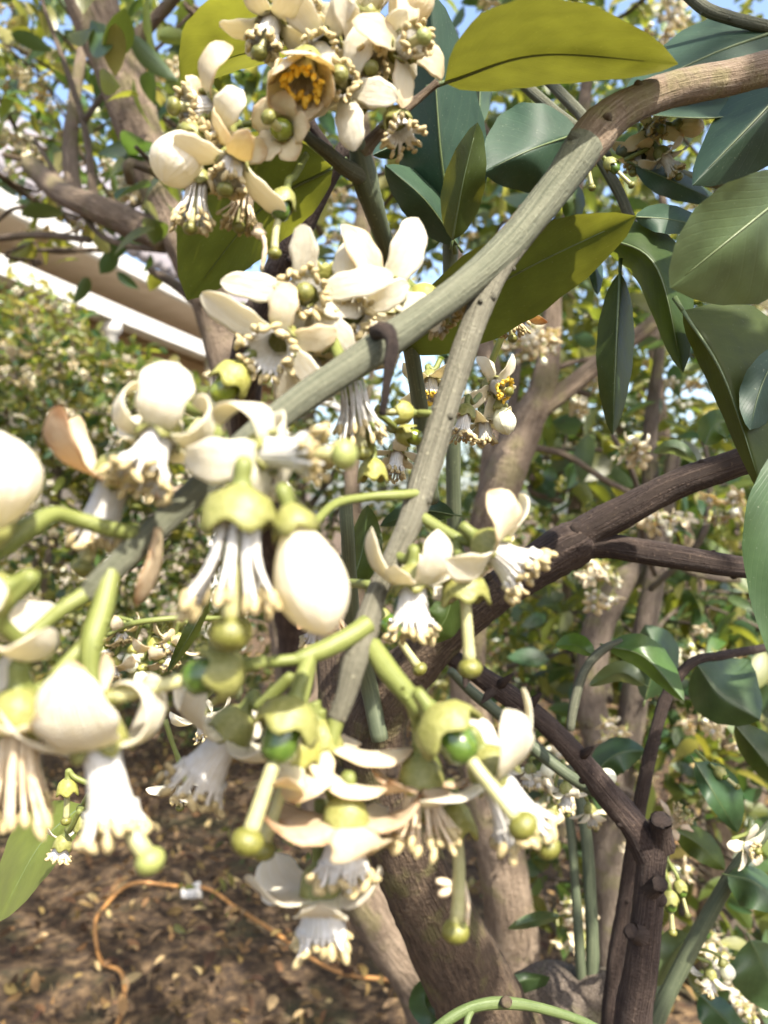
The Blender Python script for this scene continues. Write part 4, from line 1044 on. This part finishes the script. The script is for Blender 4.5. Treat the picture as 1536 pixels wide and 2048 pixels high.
stem('twig', [(722, 310, .315, 17), (745, 280, .315, 14), (790, 235, .315, 11), (845, 190, .32, 8), (875, 165, .32, 8)], 'stem_brown', up, 10, 26)
stem('twig', [(706, 275, .31, 12), (715, 240, .305, 9), (740, 200, .30, 7), (765, 160, .30, 6)], 'stem_young', up, 8, 20)
stem('twig', [(690, 230, .305, 10), (660, 160, .30, 7), (620, 90, .30, 6), (600, 10, .30, 6), (600, -60, .3, 6)], 'stem_young', up, 8, 24)
stem('twig', [(690, 230, .305, 10), (720, 130, .30, 8), (770, 60, .30, 7), (800, 0, .30, 6)], 'stem_young', up, 8, 24)
stem('twig', [(625, 282, .30, 9), (560, 250, .30, 7), (480, 250, .295, 6), (430, 280, .295, 6)], 'stem_young', up, 8, 24)
ob = thing('brown_branch', 'knotted greyish brown branch slanting down behind the cream spray', 'branch', W(420, 800, .7))
stem('stem', [(720, 250, .55, 15), (690, 300, .55, 18), (650, 360, .56, 22), (612, 430, .57, 25), (575, 500, .58, 28), (545, 570, .60, 30), (500, 690, .65, 34), (490, 820, .8, 34), (530, 1000, 1.1, 34), (585, 1250, 1.4, 34), (600, 1400, 1.5, 30)], 'bark_dark', ob, 14, 90, .05, 8)
stem('twig', [(660, 300, .55, 9), (620, 240, .54, 10), (650, 200, .54, 9)], 'bark_dark', ob, 8, 14)
# leaves of the spray
leaf(up, [(890, 165, .335), (1080, 110, .315), (1356, 128, .325)], 118, 62, -.05, .03, 'leaf_sunny')
leaf(up, [(665, 335, .33), (520, 420, .325), (375, 600, .33)], 78, 150, .03, -.05, 'leaf_glow', wave=.05)
leaf(up, [(590, 100, .34), (470, 112, .335), (366, 172, .34)], 30, 125, .03, -.05, 'leaf_glow')
leaf(up, [(905, 470, .50), (880, 290, .47), (860, -20, .45)], 85, 95, .03, .03, 'leaf_deep', wave=.03)
leaf(up, [(915, 490, .49), (850, 400, .47), (770, 330, .46)], 50, 44, .02, .03, 'leaf_deep')
leaf(up, [(905, 480, .46), (925, 370, .44), (955, 245, .43)], 40, 45, .02, .01, 'leaf_olive')
leaf(up, [(880, 200, .5), (800, 280, .48), (745, 310, .47)], 30, 30, .02, .03, 'leaf_deep')
leaf(up, [(960, 250, .5), (960, 180, .5), (970, 90, .5)], 18, 24, .02, .03, 'leaf_pale')
leaf(up, [(800, 700, .40), (1010, 560, .365), (1272, 432, .36)], 85, 95, -.04, .03, 'leaf_glow', wave=.02)
leaf(up, [(700, 1180, .5), (725, 1100, .5), (735, 1010, .5)], 30, 40, .02, .0, 'leaf_olive')
leaf(up, [(910, 1030, .52), (840, 1022, .52), (760, 1052, .52)], 20, 28, .02, .0, 'leaf_deep')
leaf(up, [(905, 1190, .5), (890, 1240, .5), (855, 1285, .5)], 35, 40, .02, .0, 'leaf_olive')
leaf(up, [(420, 1190, .46), (385, 1260, .45), (335, 1345, .45)], 14, 16, .05, .0, 'leaf_olive')
leaf(up, [(840, 690, .46), (870, 690, .46), (905, 720, .47)], 10, 14, .02, .0, 'leaf_deep')
# flowers of the spray
flower(up, (545, 45, .285), (-.25, 1, -.45), .95, phi=(50, 150), mat='petal', rot=.3, ped=[(600, -10, .3), (575, 5, .295)], tubelen=13, styl=16)
flower(up, (690, 45, .29), (.3, 1, -.5), .95, phi=(55, 115), rot=1.0, ped=[(720, 0, .3), (700, 15, .295)], mat='petal_cream', pmat=('petal', 'petal_cream'), tubelen=11, styl=12)
flower(up, (805, 95, .28), (.6, .15, -.8), .95, phi=(65, 100), rot=.2, petals=4, ped=[(790, 40, .3), (795, 70, .295)], tubelen=9, styl=11, mat='petal_cream', stigmat='stigma_pale')
bud(up, (790, 62, .285), (.55, -.9, -.2), 1.15, L=18, r=7.0, mat='petal_cream', ped=[(780, 100, .3), (785, 85, .29)])
flower(up, (612, 130, .275), (-.1, 1, -.55), 1.0, phi=(30, 5), L=20, Wd=9, cup=.25, rot=.5, ped=[(640, 90, .3), (622, 100, .285)], anth='anther_yellow', tubelen=11, pistil=False, mat='petal_cream')
flower(up, (690, 175, .28), (-.1, .2, -1), .95, phi=(60, 105), rot=.9, petals=5, ped=[(695, 215, .3), (692, 195, .292)], tubelen=9, styl=12, mat='petal', stig=3.4)
flower(up, (765, 175, .29), (0.05, .6, -.5), .9, petals=0, tube=False, ovary=True, lime=True, styl=9, ped=[(740, 195, .3), (755, 170, .297)], calr=5)
flower(up, (795, 245, .285), (.35, 1, -.4), .9, petals=0, tubelen=8, pistil=False, spread=.5, ped=[(765, 250, .31), (782, 235, .295)], anth='anther')
flower(up, (420, 215, .275), (-.9, .25, -.55), .95, phi=(60, 140), rot=.6, petals=4, ped=[(470, 235, .3), (445, 220, .285)], tubelen=9, styl=12, mat='petal_cream', stig=3.3)
bud(up, (385, 270, .272), (-.5, 1, -.2), 1.2, L=17, r=7.6, ped=[(430, 262, .295), (410, 258, .285)], mat='petal')
flower(up, (465, 325, .27), (-.15, 1, -.4), .95, phi=(55, 105), rot=2.7, petals=4, ped=[(450, 270, .295), (458, 290, .285)], tubelen=10, styl=11, pmat=('petal', 'petal_cream'))
flower(up, (570, 262, .28), (-.2, .3, -.95), .9, phi=(30, 80), L=13, Wd=6.5, rot=0, petals=5, tube=False, ovary=True, lime=True, styl=13, ped=[(605, 262, .3), (588, 255, .29)], mat='petal_cream', bent=(2, -1))
flower(up, (395, 368, .275), (-.12, 1, -.15), .85, petals=0, loose=True, tubelen=17, spread=.25, styl=18, ped=[(420, 280, .295), (400, 330, .285)], anth='anther')
flower(up, (490, 385, .285), (-.15, 1, -.1), .8, petals=0, loose='dry', tubelen=15, spread=.5, styl=15, ped=[(470, 330, .295), (488, 350, .29)])
flower(up, (566, 405, .28), (-.25, 1, -.1), .8, petals=0, tube=False, ovary=True, styl=22, ped=[(612, 310, .3), (590, 350, .29)], bent=(-2, 0))
flower(up, (655, 90, .283), (-.2, .6, -.8), .95, phi=(60, 130), rot=.7, petals=5, L=22, Wd=5.6, ped=[(640, 130, .3), (648, 105, .292)], tubelen=9, pistil=False)
flower(up, (735, 110, .285), (.1, .7, -.6), .95, phi=(55, 135), rot=.1, petals=5, L=21, Wd=5.6, ped=[(720, 150, .3), (728, 125, .292)], tubelen=10, styl=11)
flower(up, (600, 25, .29), (.3, .5, -.8), .95, phi=(60, 110), rot=1.3, petals=5, L=23, Wd=5.8, ped=[(600, 60, .3), (600, 40, .295)], tubelen=8, pistil=False, pmat=('petal', 'petal_cream'))
flower(up, (440, 265, .278), (-.5, .6, -.6), .95, phi=(60, 150), rot=.9, petals=5, L=21, Wd=5.8, ped=[(480, 255, .295), (460, 255, .288)], tubelen=10, pistil=False, pmat=('petal_cream', 'petal'))
bud(up, (735, 30, .285), (.1, -1, -.2), 1.0, L=17, r=6.0, mat='petal', ped=[(740, 80, .3), (738, 60, .292)])
# a shrivelled filament strip caught on a style
mb = MB(); mb.tube(spline([W(517, 455, .28), W(530, 490, .28), W(524, 540, .281)], 12), np.linspace(.0012, .0007, 12), 6, 0, .2); mb.ball(W(518, 462, .28), .0022, (0, 0, 1), .003, 0, 7, 6, .2); mb.build('dried_stamen', 'filament_dry', up, W(517, 455, .28))

# ================================================================== NEAR BRANCH THAT CROSSES THE PICTURE
mb_ = thing('flowering_branch', 'grey-green forked branch crossing in front of everything, hung with large white blossoms', 'branch', W(1536, 135, .36))
stem('stem', [(2300, 600, .75, 60), (1800, 90, .45, 38), (1560, 132, .37, 34), (1450, 158, .355, 33), (1340, 180, .345, 34), (1255, 215, .335, 36), (1205, 250, .33, 40), (1190, 268, .328, 42), (1168, 296, .325, 40), (1130, 350, .32, 35), (1060, 440, .31, 33), (1000, 510, .30, 34)], 'stem_brown', mb_, 22, 110, .03, 5)
stem('stem', [(1168, 292, .324, 39), (1130, 350, .3185, 35.5), (1060, 440, .3085, 33.5), (1000, 508, .2985, 33), (930, 570, .285, 31), (850, 630, .27, 31), (775, 682, .258, 33), (690, 740, .248, 31), (600, 800, .238, 30), (500, 880, .228, 29), (400, 975, .218, 28), (320, 1050, .21, 27), (250, 1115, .203, 26), (195, 1168, .198, 24), (170, 1192, .196, 18)], 'stem_green', mb_, 22, 120, .022, 5)
stem('stem', [(1080, 430, .312, 24), (1030, 490, .303, 25), (985, 560, .295, 25), (950, 640, .288, 25), (915, 740, .28, 26), (880, 850, .272, 27), (850, 950, .265, 28), (822, 1040, .258, 26), (785, 1120, .25, 22), (752, 1190, .243, 21), (730, 1262, .236, 27), (708, 1330, .23, 25), (690, 1395, .226, 21), (672, 1440, .224, 19)], 'stem_grey', mb_, 20, 110, .03, 9)
stem('dead_stub', [(748, 665, .25, 14), (772, 662, .244, 17), (784, 685, .242, 13), (779, 730, .242, 11), (772, 780, .243, 9), (764, 830, .245, 8)], 'bark_dark', mb_, 12, 30, .14)
for spec in ([(735, 1248, .234, 20), (700, 1272, .23, 20), (655, 1296, .226, 19), (615, 1312, .222, 18), (585, 1322, .22, 12)],
             [(742, 1290, .234, 20), (775, 1340, .228, 22), (815, 1388, .222, 20), (845, 1425, .217, 18)],
             [(672, 1440, .224, 17), (662, 1490, .222, 13), (655, 1560, .221, 11), (668, 1610, .22, 10)],
             [(222, 1140, .2, 21), (205, 1215, .195, 23), (185, 1280, .19, 23), (180, 1340, .188, 18), (190, 1385, .187, 12)],
             [(185, 1180, .197, 17), (130, 1215, .193, 16), (85, 1250, .19, 14), (40, 1290, .186, 12)],
             [(270, 1068, .205, 15), (210, 1055, .2, 17), (150, 1038, .196, 16), (105, 1030, .192, 18), (50, 1060, .186, 22), (-30, 1115, .18, 24)],
             [(170, 1290, .192, 16), (130, 1330, .188, 14), (90, 1375, .185, 13)],
             [(860, 985, .262, 9), (800, 990, .255, 10), (730, 995, .25, 9), (670, 1008, .24, 9), (625, 1050, .22, 8)],
             [(845, 1035, .258, 12), (880, 1058, .255, 13), (915, 1078, .252, 12)],
             [(820, 1395, .222, 15), (835, 1450, .224, 12), (832, 1510, .225, 9)],
             [(620, 1312, .222, 14), (600, 1365, .215, 16), (590, 1400, .212, 14)],
             [(625, 1320, .222, 9), (612, 1385, .22, 9), (602, 1430, .219, 9)],
             [(690, 735, .25, 14), (665, 680, .262, 12), (655, 640, .27, 11)]):
    stem('peduncle', spec, 'stem_young', mb_, 14, None, .03, 2)
B_ = mb_
# --- lower left blossoms (closest)
flower(B_, (200, 1488, .183), (.25, 1, -.18), 1.12, plist=[(262, 92, 195, 23.8, 7.6, -.05), (188, 62, 300, 25.6, 4.0, .1), (335, 95, 175, 20.9, 5.7, .1), (45, 80, 190, 21.8, 5.3, .1), (120, 80, 200, 20.9, 5.3, .1)], ped=[(186, 1370, .187), (190, 1400, .186)], tubelen=18, styl=23, stigmat='stigma_pale', bent=(-6, -2))
flower(B_, (32, 1440, .18), (-.02, 1, -.05), 1.12, plist=[(275, 80, 185, 24.7, 5.7, .1), (215, 80, 195, 23.8, 4.8, .1), (340, 85, 190, 22.8, 5.3, 0), (60, 80, 170, 22.8, 5.3, .1), (130, 80, 180, 22.8, 5.3, .1)], ped=[(85, 1375, .184), (60, 1390, .183)], tubelen=20, loose='dry', spread=.35, pistil=False, pmat=('petal', 'petal_cream', 'petal'))
flower(B_, (-40, 1195, .178), (-.9, .35, -.1), 1.1, phi=(60, 190), rot=.8, ped=[(40, 1285, .186), (0, 1230, .18)], L=25, Wd=6)
bud(B_, (-25, 1060, .175), (.15, -1, -.1), 1.3, L=17, r=8, ped=[(-40, 1130, .18), (-35, 1100, .178)], mat='petal')
flower(B_, (318, 872, .2), (-.28, 1, -.55), .98, plist=[(268, 95, 235, 22.8, 6.7, -.08), (195, 70, 290, 23.8, 4.9, .05), (340, 70, 275, 22.8, 5.1, .05), (50, 75, 200, 21.8, 5.3, .1), (125, 75, 200, 21.8, 5.3, .1)], ped=[(420, 830, .225), (370, 815, .21)], tubelen=14, pistil=False, flare=1.3)
flower(B_, (232, 955, .212), (-.38, 1, .05), 1.05, plist=[(300, 84, 174, 25.6, 6.2, .1), (232, 80, 178, 23.8, 4.8, .12), (150, 70, 170, 22.8, 5.3, .1), (30, 75, 175, 23.8, 5.3, .1)], ped=[(300, 850, .225), (260, 880, .218)], tubelen=17, styl=23, pmat=('petal_wilted', 'petal_cream'), stigmat='stigma')
flower(B_, (530, 905, .19), (1, .06, -.45), .93, plist=[(190, 80, 265, 23.8, 6.5, .02), (285, 88, 215, 22.8, 5.7, .05), (350, 85, 185, 22.8, 6.3, .05), (60, 70, 180, 20.9, 5.3, .1), (120, 70, 200, 20.9, 5.3, .1)], ped=[(420, 830, .22), (440, 880, .2)], tubelen=16, styl=21, stigmat='stigma_pale', stig=3.9, calr=5.2)
flower(B_, (478, 1040, .18), (-.06, 1, -.12), 1.2, petals=0, loose=True, tubelen=16, spread=.4, styl=19, stig=4.3, calr=6.8, ped=[(520, 930, .215), (485, 985, .19)])
bud(B_, (588, 1050, .182), (.32, 1, -.1), 1.25, L=21, r=6.8, ped=[(625, 1045, .22), (590, 1010, .19)], mat='petal')
pm = MB(); P, U = petal_grid(22, 5, 20, 60, -.2, .3, 0, 0, ragged=.06, thick=1.0)
fr_ = frame((.4, 0, -1)); pm.grid((np.array(W(318, 1055, .205)) + (P.reshape(-1, 3) @ fr_.T) * .001).reshape(P.shape), 0, True, U, flip=True); pm.build('petal', 'petal_wilted', B_, W(318, 1055, .205))
# --- middle row
flower(B_, (826, 1172, .24), (-.02, 1, -.15), 1.02, plist=[(340, 118, 186, 20.9, 4.0, .25), (238, 112, 196, 19.9, 5.3, .05), (185, 100, 165, 14.2, 4.6, .1), (300, 100, 150, 10.4, 4.8, .1), (90, 105, 180, 19.0, 5.3, .1)], ped=[(790, 1110, .25), (815, 1120, .245)], tubelen=14, pistil=False, flare=1.2)
flower(B_, (985, 1098, .243), (.72, .55, -.25), 1.05, phi=(70, 175), rot=.3, ped=[(915, 1078, .252), (945, 1082, .248)], L=21, Wd=6.6, tubelen=13, pistil=False, flare=1.45, pmat=('petal', 'petal_cream'))
flower(B_, (930, 1190, .24), (.06, 1, -.1), 1.05, petals=0, tube=False, styl=19, calr=6.6, stig=3.6, ped=[(910, 1085, .252), (925, 1130, .245)])
flower(B_, (775, 1245, .29), (.7, 1, -.1), .95, petals=0, tube=False, ovary=True, calyx=False, styl=20, ped=[(745, 1215, .26), (762, 1228, .285)])
flower(B_, (655, 1215, .30), (-.25, 1, 0), .95, phi=(30, 60), L=13, Wd=6, petals=5, mat='petal_wilted', tubelen=16, pistil=False, ped=[(740, 1170, .27), (690, 1165, .29)])
# --- lower centre
flower(B_, (435, 1345, .186), (-1, .22, -.1), 1.0, petals=0, tube=False, ovary=True, styl=24, calr=6.6, ped=[(600, 1318, .221), (530, 1325, .214)], stig=2.2)
flower(B_, (572, 1452, .198), (-.32, 1, -.38), 1.12, petals=0, tube=False, ovary=True, styl=23, calr=7.0, stig=3.7, ped=[(596, 1385, .213), (588, 1410, .206)])
flower(B_, (590, 1500, .215), (-.33, 1, 0), 1.05, phi=(50, 150), petals=5, skip=(2, 3, 4), tube=False, ovary=True, lime=True, styl=25, calr=6.5, stig=3.6, ped=[(602, 1430, .219), (605, 1450, .218)], mat='petal_cream')
flower(B_, (462, 1462, .225), (-.55, .85, -.05), 1.1, phi=(60, 180), rot=.4, petals=5, L=22, ped=[(585, 1350, .221), (520, 1410, .223)], tubelen=18, pistil=False, flare=1.3)
flower(B_, (640, 1490, .225), (.15, 1, -.1), 1.1, phi=(50, 70), rot=.2, petals=4, mat='petal_cream', ped=[(640, 1420, .226), (638, 1445, .226)], L=22, Wd=7, tube=False, pistil=False)
flower(B_, (692, 1640, .213), (-.06, 1, -.1), 1.05, phi=(75, 120), rot=.55, petals=5, mat='petal_wilted', pmat=('petal_wilted', 'petal_cream'), L=22, Wd=7, ragged=.1, ped=[(655, 1560, .221), (670, 1590, .218)], tubelen=15, pistil=False, flare=1.2)
flower(B_, (640, 1782, .222), (.04, 1, -.08), 1.1, phi=(70, 165), rot=.9, petals=5, L=20, Wd=7, ped=[(640, 1600, .226), (645, 1690, .224)], tubelen=13, pistil=False, flare=1.2, calr=5)
flower(B_, (842, 1560, .22), (0, 1, -.1), 1.05, petals=5, phi=(60, 130), L=12, Wd=5, mat='petal_wilted', loose='dry', tubelen=15, spread=.5, styl=8, stig=2, ped=[(832, 1500, .225), (838, 1520, .223)])
flower(B_, (895, 1462, .205), (.62, .72, -.35), 1.12, petals=0, tube=False, ovary=True, styl=24, calr=7.4, stig=3.6, ped=[(830, 1405, .22), (858, 1430, .212)])
flower(B_, (985, 1545, .215), (.45, .85, -.1), 1.12, plist=[(240, 95, 178, 23.8, 6.2, .08), (325, 85, 130, 19.0, 4.4, .25), (185, 105, 178, 20.9, 4.0, .15), (90, 90, 175, 21.8, 5.3, .1)], ped=[(845, 1420, .217), (910, 1480, .222)], tubelen=17, styl=20, flare=1.2, stigmat='stigma', bent=(-3, 0))
flower(B_, (912, 1655, .23), (.12, 1, -.1), 1.1, petals=0, tube=False, ovary=False, styl=24, stig=3.8, bent=(3, 0), ped=[(840, 1440, .224), (890, 1590, .227)], lime=True, calr=5)
mb = MB(); mb.tube(spline([W(925, 1760, .23), W(935, 1810, .23), W(930, 1872, .23)], 12), np.linspace(.001, .0008, 12), 6, 0, .1)
for dx, dy in ((-45, -8), (-40, 20), (5, -30)):
    mb.tube(spline([W(918, 1770, .23), W(918 + dx * .5, 1770 + dy * .5, .229), W(918 + dx, 1770 + dy, .228)], 6), [.0006, .001, .0012, .0014, .0013, .0008], 6, 0, .1)
mb.build('dried_stamen', 'filament_dry', B_, W(925, 1760, .23))
# --- upper middle cluster
flower(B_, (615, 592, .262), (.0, .16, -1), 1.05, plist=[(352, 66, 92, 23.8, 4.3, .15), (272, 62, 88, 18.1, 4.4, .15), (192, 66, 98, 24.7, 4.6, .1), (128, 70, 110, 20.9, 4.6, .1), (62, 75, 115, 19.0, 4.0, .1)], ped=[(655, 640, .27), (640, 615, .27)], tubelen=9, styl=8, flare=1.2)
flower(B_, (770, 590, .275), (.5, .05, -.8), 1.1, plist=[(165, 62, 105, 23.8, 6.2, .25), (232, 62, 100, 22.8, 5.7, .2), (292, 66, 105, 22.8, 5.3, .1), (0, 75, 120, 20.9, 6.0, .2), (80, 70, 120, 20.9, 5.3, .2)], ped=[(680, 660, .265), (730, 620, .275)], tube=False, pistil=False, pmat=('petal', 'petal_cream'))
flower(B_, (850, 600, .30), (.6, .65, -.2), 1.0, petals=0, tubelen=12, styl=9, spread=.2, ped=[(800, 620, .28), (820, 600, .29)], lime=True)
flower(B_, (562, 682, .255), (-.25, .5, -.85), 1.05, plist=[(350, 66, 92, 23.8, 4.8, .25), (285, 75, 150, 15.2, 4.6, .15), (165, 62, 78, 21.8, 4.6, .15), (120, 70, 100, 19.0, 4.4, .1), (210, 80, 150, 15.2, 4.4, .1)], ped=[(655, 660, .265), (600, 665, .262)], tubelen=12, pistil=False, flare=1.35, pmat=('petal', 'petal_cream', 'petal'))
flower(B_, (462, 762, .25), (-.6, .8, 0), 1.0, petals=0, tube=False, ovary=True, lime=True, styl=21, calr=6, stig=1.6, ped=[(560, 740, .26), (510, 740, .255)])
flower(B_, (705, 765, .265), (.15, 1, -.1), .95, petals=0, tube=True, loose=True, ovary=True, lime=True, styl=24, tubelen=20, spread=.3, calyx=False, ped=[(700, 720, .255), (702, 745, .26)])
flower(B_, (745, 950, .28), (.0, 1, 0), .9, petals=0, tube=False, pistil=False, lime=True, ped=[(740, 850, .26), (742, 900, .275)])
flower(B_, (650, 540, .275), (.1, -1, -.2), .9, petals=0, tube=False, pistil=False, lime=True, ped=[(660, 620, .27), (655, 580, .274)])
flower(B_, (815, 870, .29), (.9, .3, 0), .7, petals=0, tube=False, ovary=True, lime=True, styl=9, ped=[(760, 830, .27), (790, 855, .28)])
flower(B_, (800, 825, .28), (-.9, -.05, 0), .75, petals=0, tube=False, ovary=False, lime=True, styl=8, ped=[(865, 828, .272), (840, 826, .275)])
flower(B_, (705, 625, .272), (.1, .3, -.9), 1.0, phi=(60, 115), rot=.8, petals=5, L=22, Wd=5.6, ped=[(680, 665, .266), (695, 650, .27)], tubelen=9, pistil=False)
flower(B_, (620, 720, .275), (.2, .9, -.3), .9, phi=(60, 130), rot=.2, petals=5, mat='petal_cream', ped=[(665, 690, .262), (640, 700, .27)], tubelen=11, pistil=False)
stem('bract', [(560, 672, .258, 8), (520, 655, .258, 9), (480, 645, .257, 7), (450, 625, .256, 3)], 'stem_young', B_, 8, 16, .12, 3)

# ================================================================== SMALL SHOOT BEHIND THE FORK
mid = thing('flowering_shoot', 'shoot of white star flowers and cream buds between the fork and pale trunk', 'shoot', W(1010, 900, .5))
stem('stem', [(1030, 560, .46, 7), (1015, 640, .46, 7), (985, 720, .47, 7), (965, 780, .48, 7), (960, 860, .49, 6)], 'stem_young', mid, 8, 24)
flower(mid, (985, 770, .47), (.55, .35, -.6), 1.0, phi=(60, 125), rot=.6, ped=[(968, 745, .475), (975, 758, .472)], tubelen=10, styl=12, anth='anther_yellow')
flower(mid, (968, 840, .48), (.1, 1, -.2), .95, phi=(50, 140), ped=[(962, 790, .482), (965, 815, .481)], pistil=False)
bud(mid, (1000, 812, .47), (.3, 1, 0), 1.05, ped=[(970, 780, .48), (985, 795, .475)])
flower(mid, (860, 760, .45), (.1, .8, -.5), .95, phi=(55, 130), ped=[(880, 720, .46), (868, 740, .455)], pistil=False, anth='anther_yellow')
flower(mid, (930, 830, .40), (-.2, 1, -.2), .9, petals=1, mat='petal_wilted', tubelen=13, spread=.5, pistil=False, ped=[(960, 790, .42), (945, 805, .41)])
flower(mid, (795, 905, .44), (-.1, .8, -.4), .95, phi=(55, 120), ped=[(840, 870, .46), (815, 880, .45)], pistil=False)
flower(mid, (1018, 615, .44), (.1, 1, -.1), .95, petals=2, mat='petal_wilted', phi=(60, 80), loose='dry', tubelen=14, spread=.7, styl=17, ped=[(1025, 575, .45), (1020, 590, .445)])
# young lime buds lit behind the near flowers
yb = thing('flowering_shoot', 'bright lime shoot of young buds and curled petals behind the near left blossoms', 'shoot', W(420, 1240, .58))
stem('stem', [(470, 1240, .60, 6), (380, 1236, .58, 6), (310, 1240, .57, 6), (255, 1250, .57, 6), (215, 1270, .57, 5)], 'stem_young', yb, 8, 26)
for i, (x, y) in enumerate(((240, 1262), (205, 1290), (265, 1300), (310, 1290), (335, 1310), (285, 1335), (225, 1330), (350, 1280))):
    if i % 3 == 2: bud(yb, (x, y, .58), (rng.uniform(-.5, .5), 1, 0), 1.0, lime=True, ped=[(x + 20, 1242, .575), (x + 6, y - 22, .58)])
    else: flower(yb, (x, y, .58), (rng.uniform(-.7, .7), 1, -.4), .98, petals=4, phi=(50, 170), lime=True, tubelen=9, ped=[(x + 24, 1242, .575), (x + 8, y - 24, .58)], mat='petal_cream', pistil=bool(i % 2), ovary=True, styl=12)
flower(yb, (400, 1425, .46), (.3, 1, 0), .95, petals=5, phi=(50, 165), ped=[(430, 1370, .45), (410, 1395, .455)], Wd=5)
flower(yb, (365, 1560, .5), (-.1, 1, 0), .9, petals=4, phi=(50, 110), ped=[(350, 1500, .5), (360, 1530, .5)], lime=True)
stem('stem', [(330, 1440, .5, 6), (350, 1500, .5, 5), (372, 1540, .5, 5)], 'stem_young', yb, 8, 12)
M['leaf_lit'] = leaf_mat('leaf_lit', (0.13, 0.16, 0.03), (0.22, 0.25, 0.03), 0.4, 0.45, 0.1, veins=.2)
# leaf and dropped flowers at the lower left
ll = thing('leafy_shoot', 'sunlit pale green leaf with spent calyxes hanging over the leaf litter', 'shoot', W(180, 1560, .36))
leaf(ll, [(165, 1610, .44), (80, 1690, .43), (-5, 1845, .42)], 50, 62, -.03, .04, 'leaf_lit')
stem('stem', [(230, 1500, .37, 6), (195, 1560, .40, 6), (165, 1612, .445, 6)], 'stem_young', ll, 8, 14)
flower(ll, (135, 1580, .36), (-.05, 1, 0), .8, petals=0, tube=False, ovary=False, styl=16, lime=True, ped=[(185, 1570, .36), (150, 1555, .36)])
flower(ll, (125, 1690, .36), (-.3, 1, 0), .7, petals=0, tube=True, tubelen=8, pistil=False, ped=[(160, 1620, .35), (140, 1660, .355)])
flower(ll, (165, 1650, .37), (.2, 1, 0), .75, petals=2, tube=False, ovary=True, styl=10, ped=[(180, 1590, .36), (172, 1620, .365)])

# ================================================================== CANOPY THAT SHADES THE GROVE
cb = thing('pomelo_tree', 'overhanging tree crown that dapples the ground with shade', 'tree', (2.6, -.6, 0), 'pomelo trees of the grove')
mb = MB(); mb.tube(spline([(2.6, -.6, -.05), (2.5, -.4, 1.4), (2.3, .2, 2.6), (2.0, 1.0, 3.6)], 30), np.linspace(.11, .04, 30), 14, 0, .05); mb.build('trunk', 'bark_grey', cb, (2.6, -.6, 0))
def box_pts(n, x, y, z): return np.stack([rng.uniform(*x, n), rng.uniform(*y, n), rng.uniform(*z, n)], 1)
cl = np.concatenate([box_pts(62, (.1, 1.9), (-.8, 2.4), (3.6, 4.6)), box_pts(16, (1.9, 4.6), (-.6, 3.6), (3.6, 4.6))])
p = cl[rng.integers(0, len(cl), 3600)] + rng.normal(0, .16, (3600, 3))
scatter_leaves('crown', p, rng.uniform(.07, .11, len(p)), cb)
for i in range(14):
    q = cl[int(rng.integers(0, len(cl)))]; mb = MB(); mb.tube(spline([(2.0, 1.0, 3.6), (np.array((2.0, 1.0, 3.6)) + q) / 2 + rng.normal(0, .15, 3), q], 16), np.linspace(.03, .008, 16), 7, 0, .05); mb.build('limb', 'bark_grey', cb, (2.0, 1.0, 3.6))
